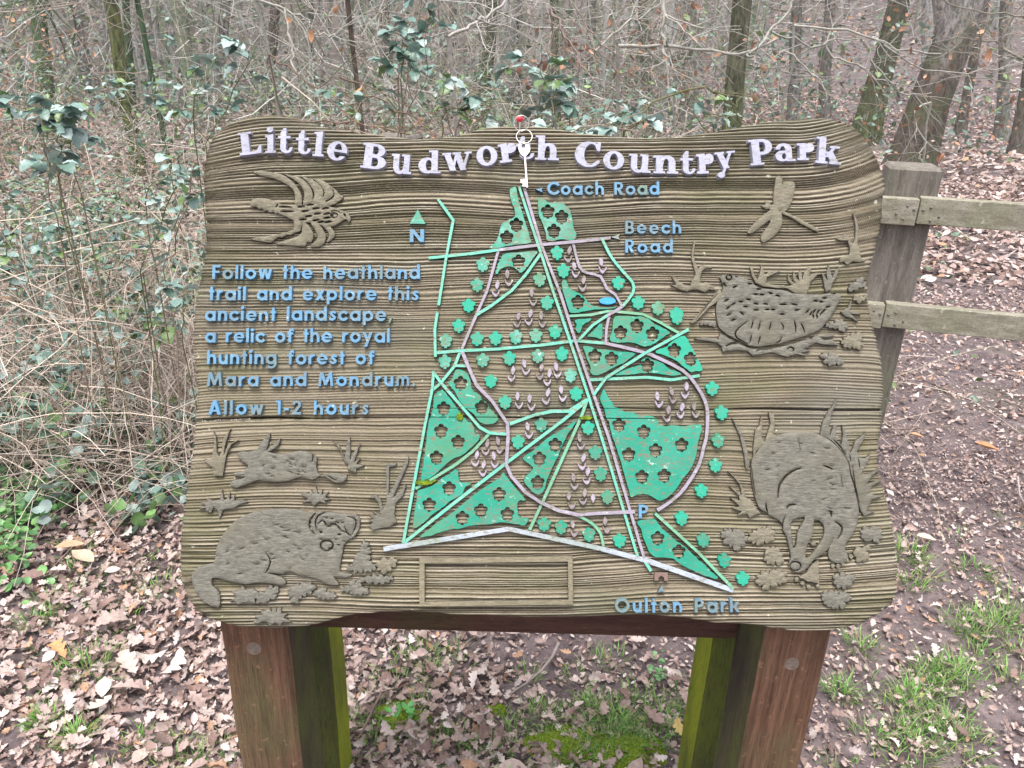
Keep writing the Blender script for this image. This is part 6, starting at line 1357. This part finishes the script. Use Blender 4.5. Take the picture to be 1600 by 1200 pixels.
parts = [cloud(2600, lambda K: U(-3.4, -.9, K), lambda K: U(2.9, 5.2, K), .02, .5, .03, .06, BRW, TF[1]), cloud(2000, lambda K: U(-6, 4, K), lambda K: U(4, 9, K), .05, 1.0, .03, .06, BRW, TF[1]),
 cloud(2600, lambda K: U(3, 14, K), lambda K: U(9, 20, K), .5, 3.0, .05, .09, [(.42, .22, .12), (.36, .2, .12)]), cloud(2200, lambda K: U(-9, -5, K), lambda K: U(8, 11, K), .2, 1.8, .05, .08, [(.48, .26, .15), (.42, .25, .16)])]
V, F, C = merge(parts); o = link('dead_foliage', np_mesh('dead_foliage', V, F, C), M['litter']); tag(o, 'withered brown and orange leaves still hanging in the undergrowth', None, None, 'stuff')

# ------------------------------------------------------------------ distant wood
K = 1700; y = rng.uniform(15, 80, K)**1.0; x = rng.uniform(-1, 1, K)*(y*.9+3); ok = ~((x > .28*y) & (y < 34)); x, y = x[ok], y[ok]; K = len(x); r = rng.uniform(.03, .15, K)*np.where(rng.random(K) < .7, .5, 1)
n = 6; t = np.linspace(0, 1, n)[None]; H = rng.uniform(7, 13, K)
P = np.stack([x[:, None]+rng.normal(0, .5, K)[:, None]*t, y[:, None]+0*t, gz(x, y)[:, None]-.2+H[:, None]*t], -1); P[:, 1:] += rng.normal(0, .05, (K, n-1, 3))
bc = np.array([(.38, .37, .34), (.28, .28, .22), (.22, .25, .16), (.46, .45, .42), (.33, .29, .25), (.20, .24, .15), (.54, .53, .5)])
parts = [tubes(P, r[:, None]*np.linspace(1.1, .6, n)[None], 6, bc[rng.integers(0, 7, K)]*rng.uniform(.8, 1.2, (K, 1)))]
def sprays(K, x0, x1, y0, y1, z0, z1, l0, l1, r0, r1, cols):
    y = rng.uniform(y0, y1, K); x = rng.uniform(x0, x1, K); a = rng.uniform(0, 6.3, K); e = rng.uniform(-.3, 1.2, K); L_ = rng.uniform(l0, l1, K); t = np.linspace(0, 1, 6)[None]
    P = np.stack([x[:, None]+np.cos(a)[:, None]*np.cos(e)[:, None]*L_[:, None]*t, y[:, None]+np.sin(a)[:, None]*np.cos(e)[:, None]*L_[:, None]*t, (gz(x, y)+rng.uniform(z0, z1, K))[:, None]+np.sin(e)[:, None]*L_[:, None]*t], -1)
    P += np.cumsum(rng.normal(0, .045, (K, 6, 3)), 1)*L_[:, None, None]
    return tubes(P, rng.uniform(r0, r1, K)[:, None]*np.linspace(1, .4, 6)[None], 3, np.array(cols)[rng.integers(0, len(cols), K)]*rng.uniform(.75, 1.2, (K, 1)))
TW = [(.38, .34, .3), (.46, .43, .39), (.3, .25, .21), (.42, .33, .28), (.54, .52, .48), (.3, .3, .22)]
parts += [sprays(2600, -9, 2.5, 6, 13, .3, 3.2, .6, 1.8, .002, .006, TW), sprays(4200, -22, 4, 13, 28, .3, 6, 1.2, 3.4, .005, .013, TW), sprays(1200, 4, 22, 14, 28, 1.5, 6, 1.2, 3.4, .004, .011, TW), sprays(7000, -45, 45, 28, 60, 0, 9, 2.5, 6, .012, .04, TW)]
V, F, C = merge(parts); o = link('distant_woodland', np_mesh('distant_woodland', V, F, C), M['far']); tag(o, 'grey bare trees and twigs massed in the distance', None, None, 'stuff')
m = bpy.data.materials.new('haze'); m.use_nodes = True; N, L = nodes(m); N.remove(N['Principled BSDF'])
pv = N.new('ShaderNodeVolumePrincipled'); pv.inputs['Color'].default_value = (.92, .94, .95, 1); pv.inputs['Density'].default_value = .0024; pv.inputs['Anisotropy'].default_value = .2
L.new(pv.outputs[0], N['Material Output'].inputs['Volume'])
zmax = max((o.matrix_world @ Vector(c)).z for o in bpy.data.objects if o.type == 'MESH' and o.parent is None for c in o.bound_box)+14
hv = [(x, y, z) for x in (-126, 126) for y in (-11, 176) for z in (-3.5, zmax)]
o = link('haze', pmesh('haze', hv, [(0, 1, 3, 2), (4, 6, 7, 5), (0, 4, 5, 1), (2, 3, 7, 6), (0, 2, 6, 4), (1, 5, 7, 3)]), m); tag(o, 'thin damp air between the trees', None, None, 'stuff')
SC.cycles.volume_bounces = 1
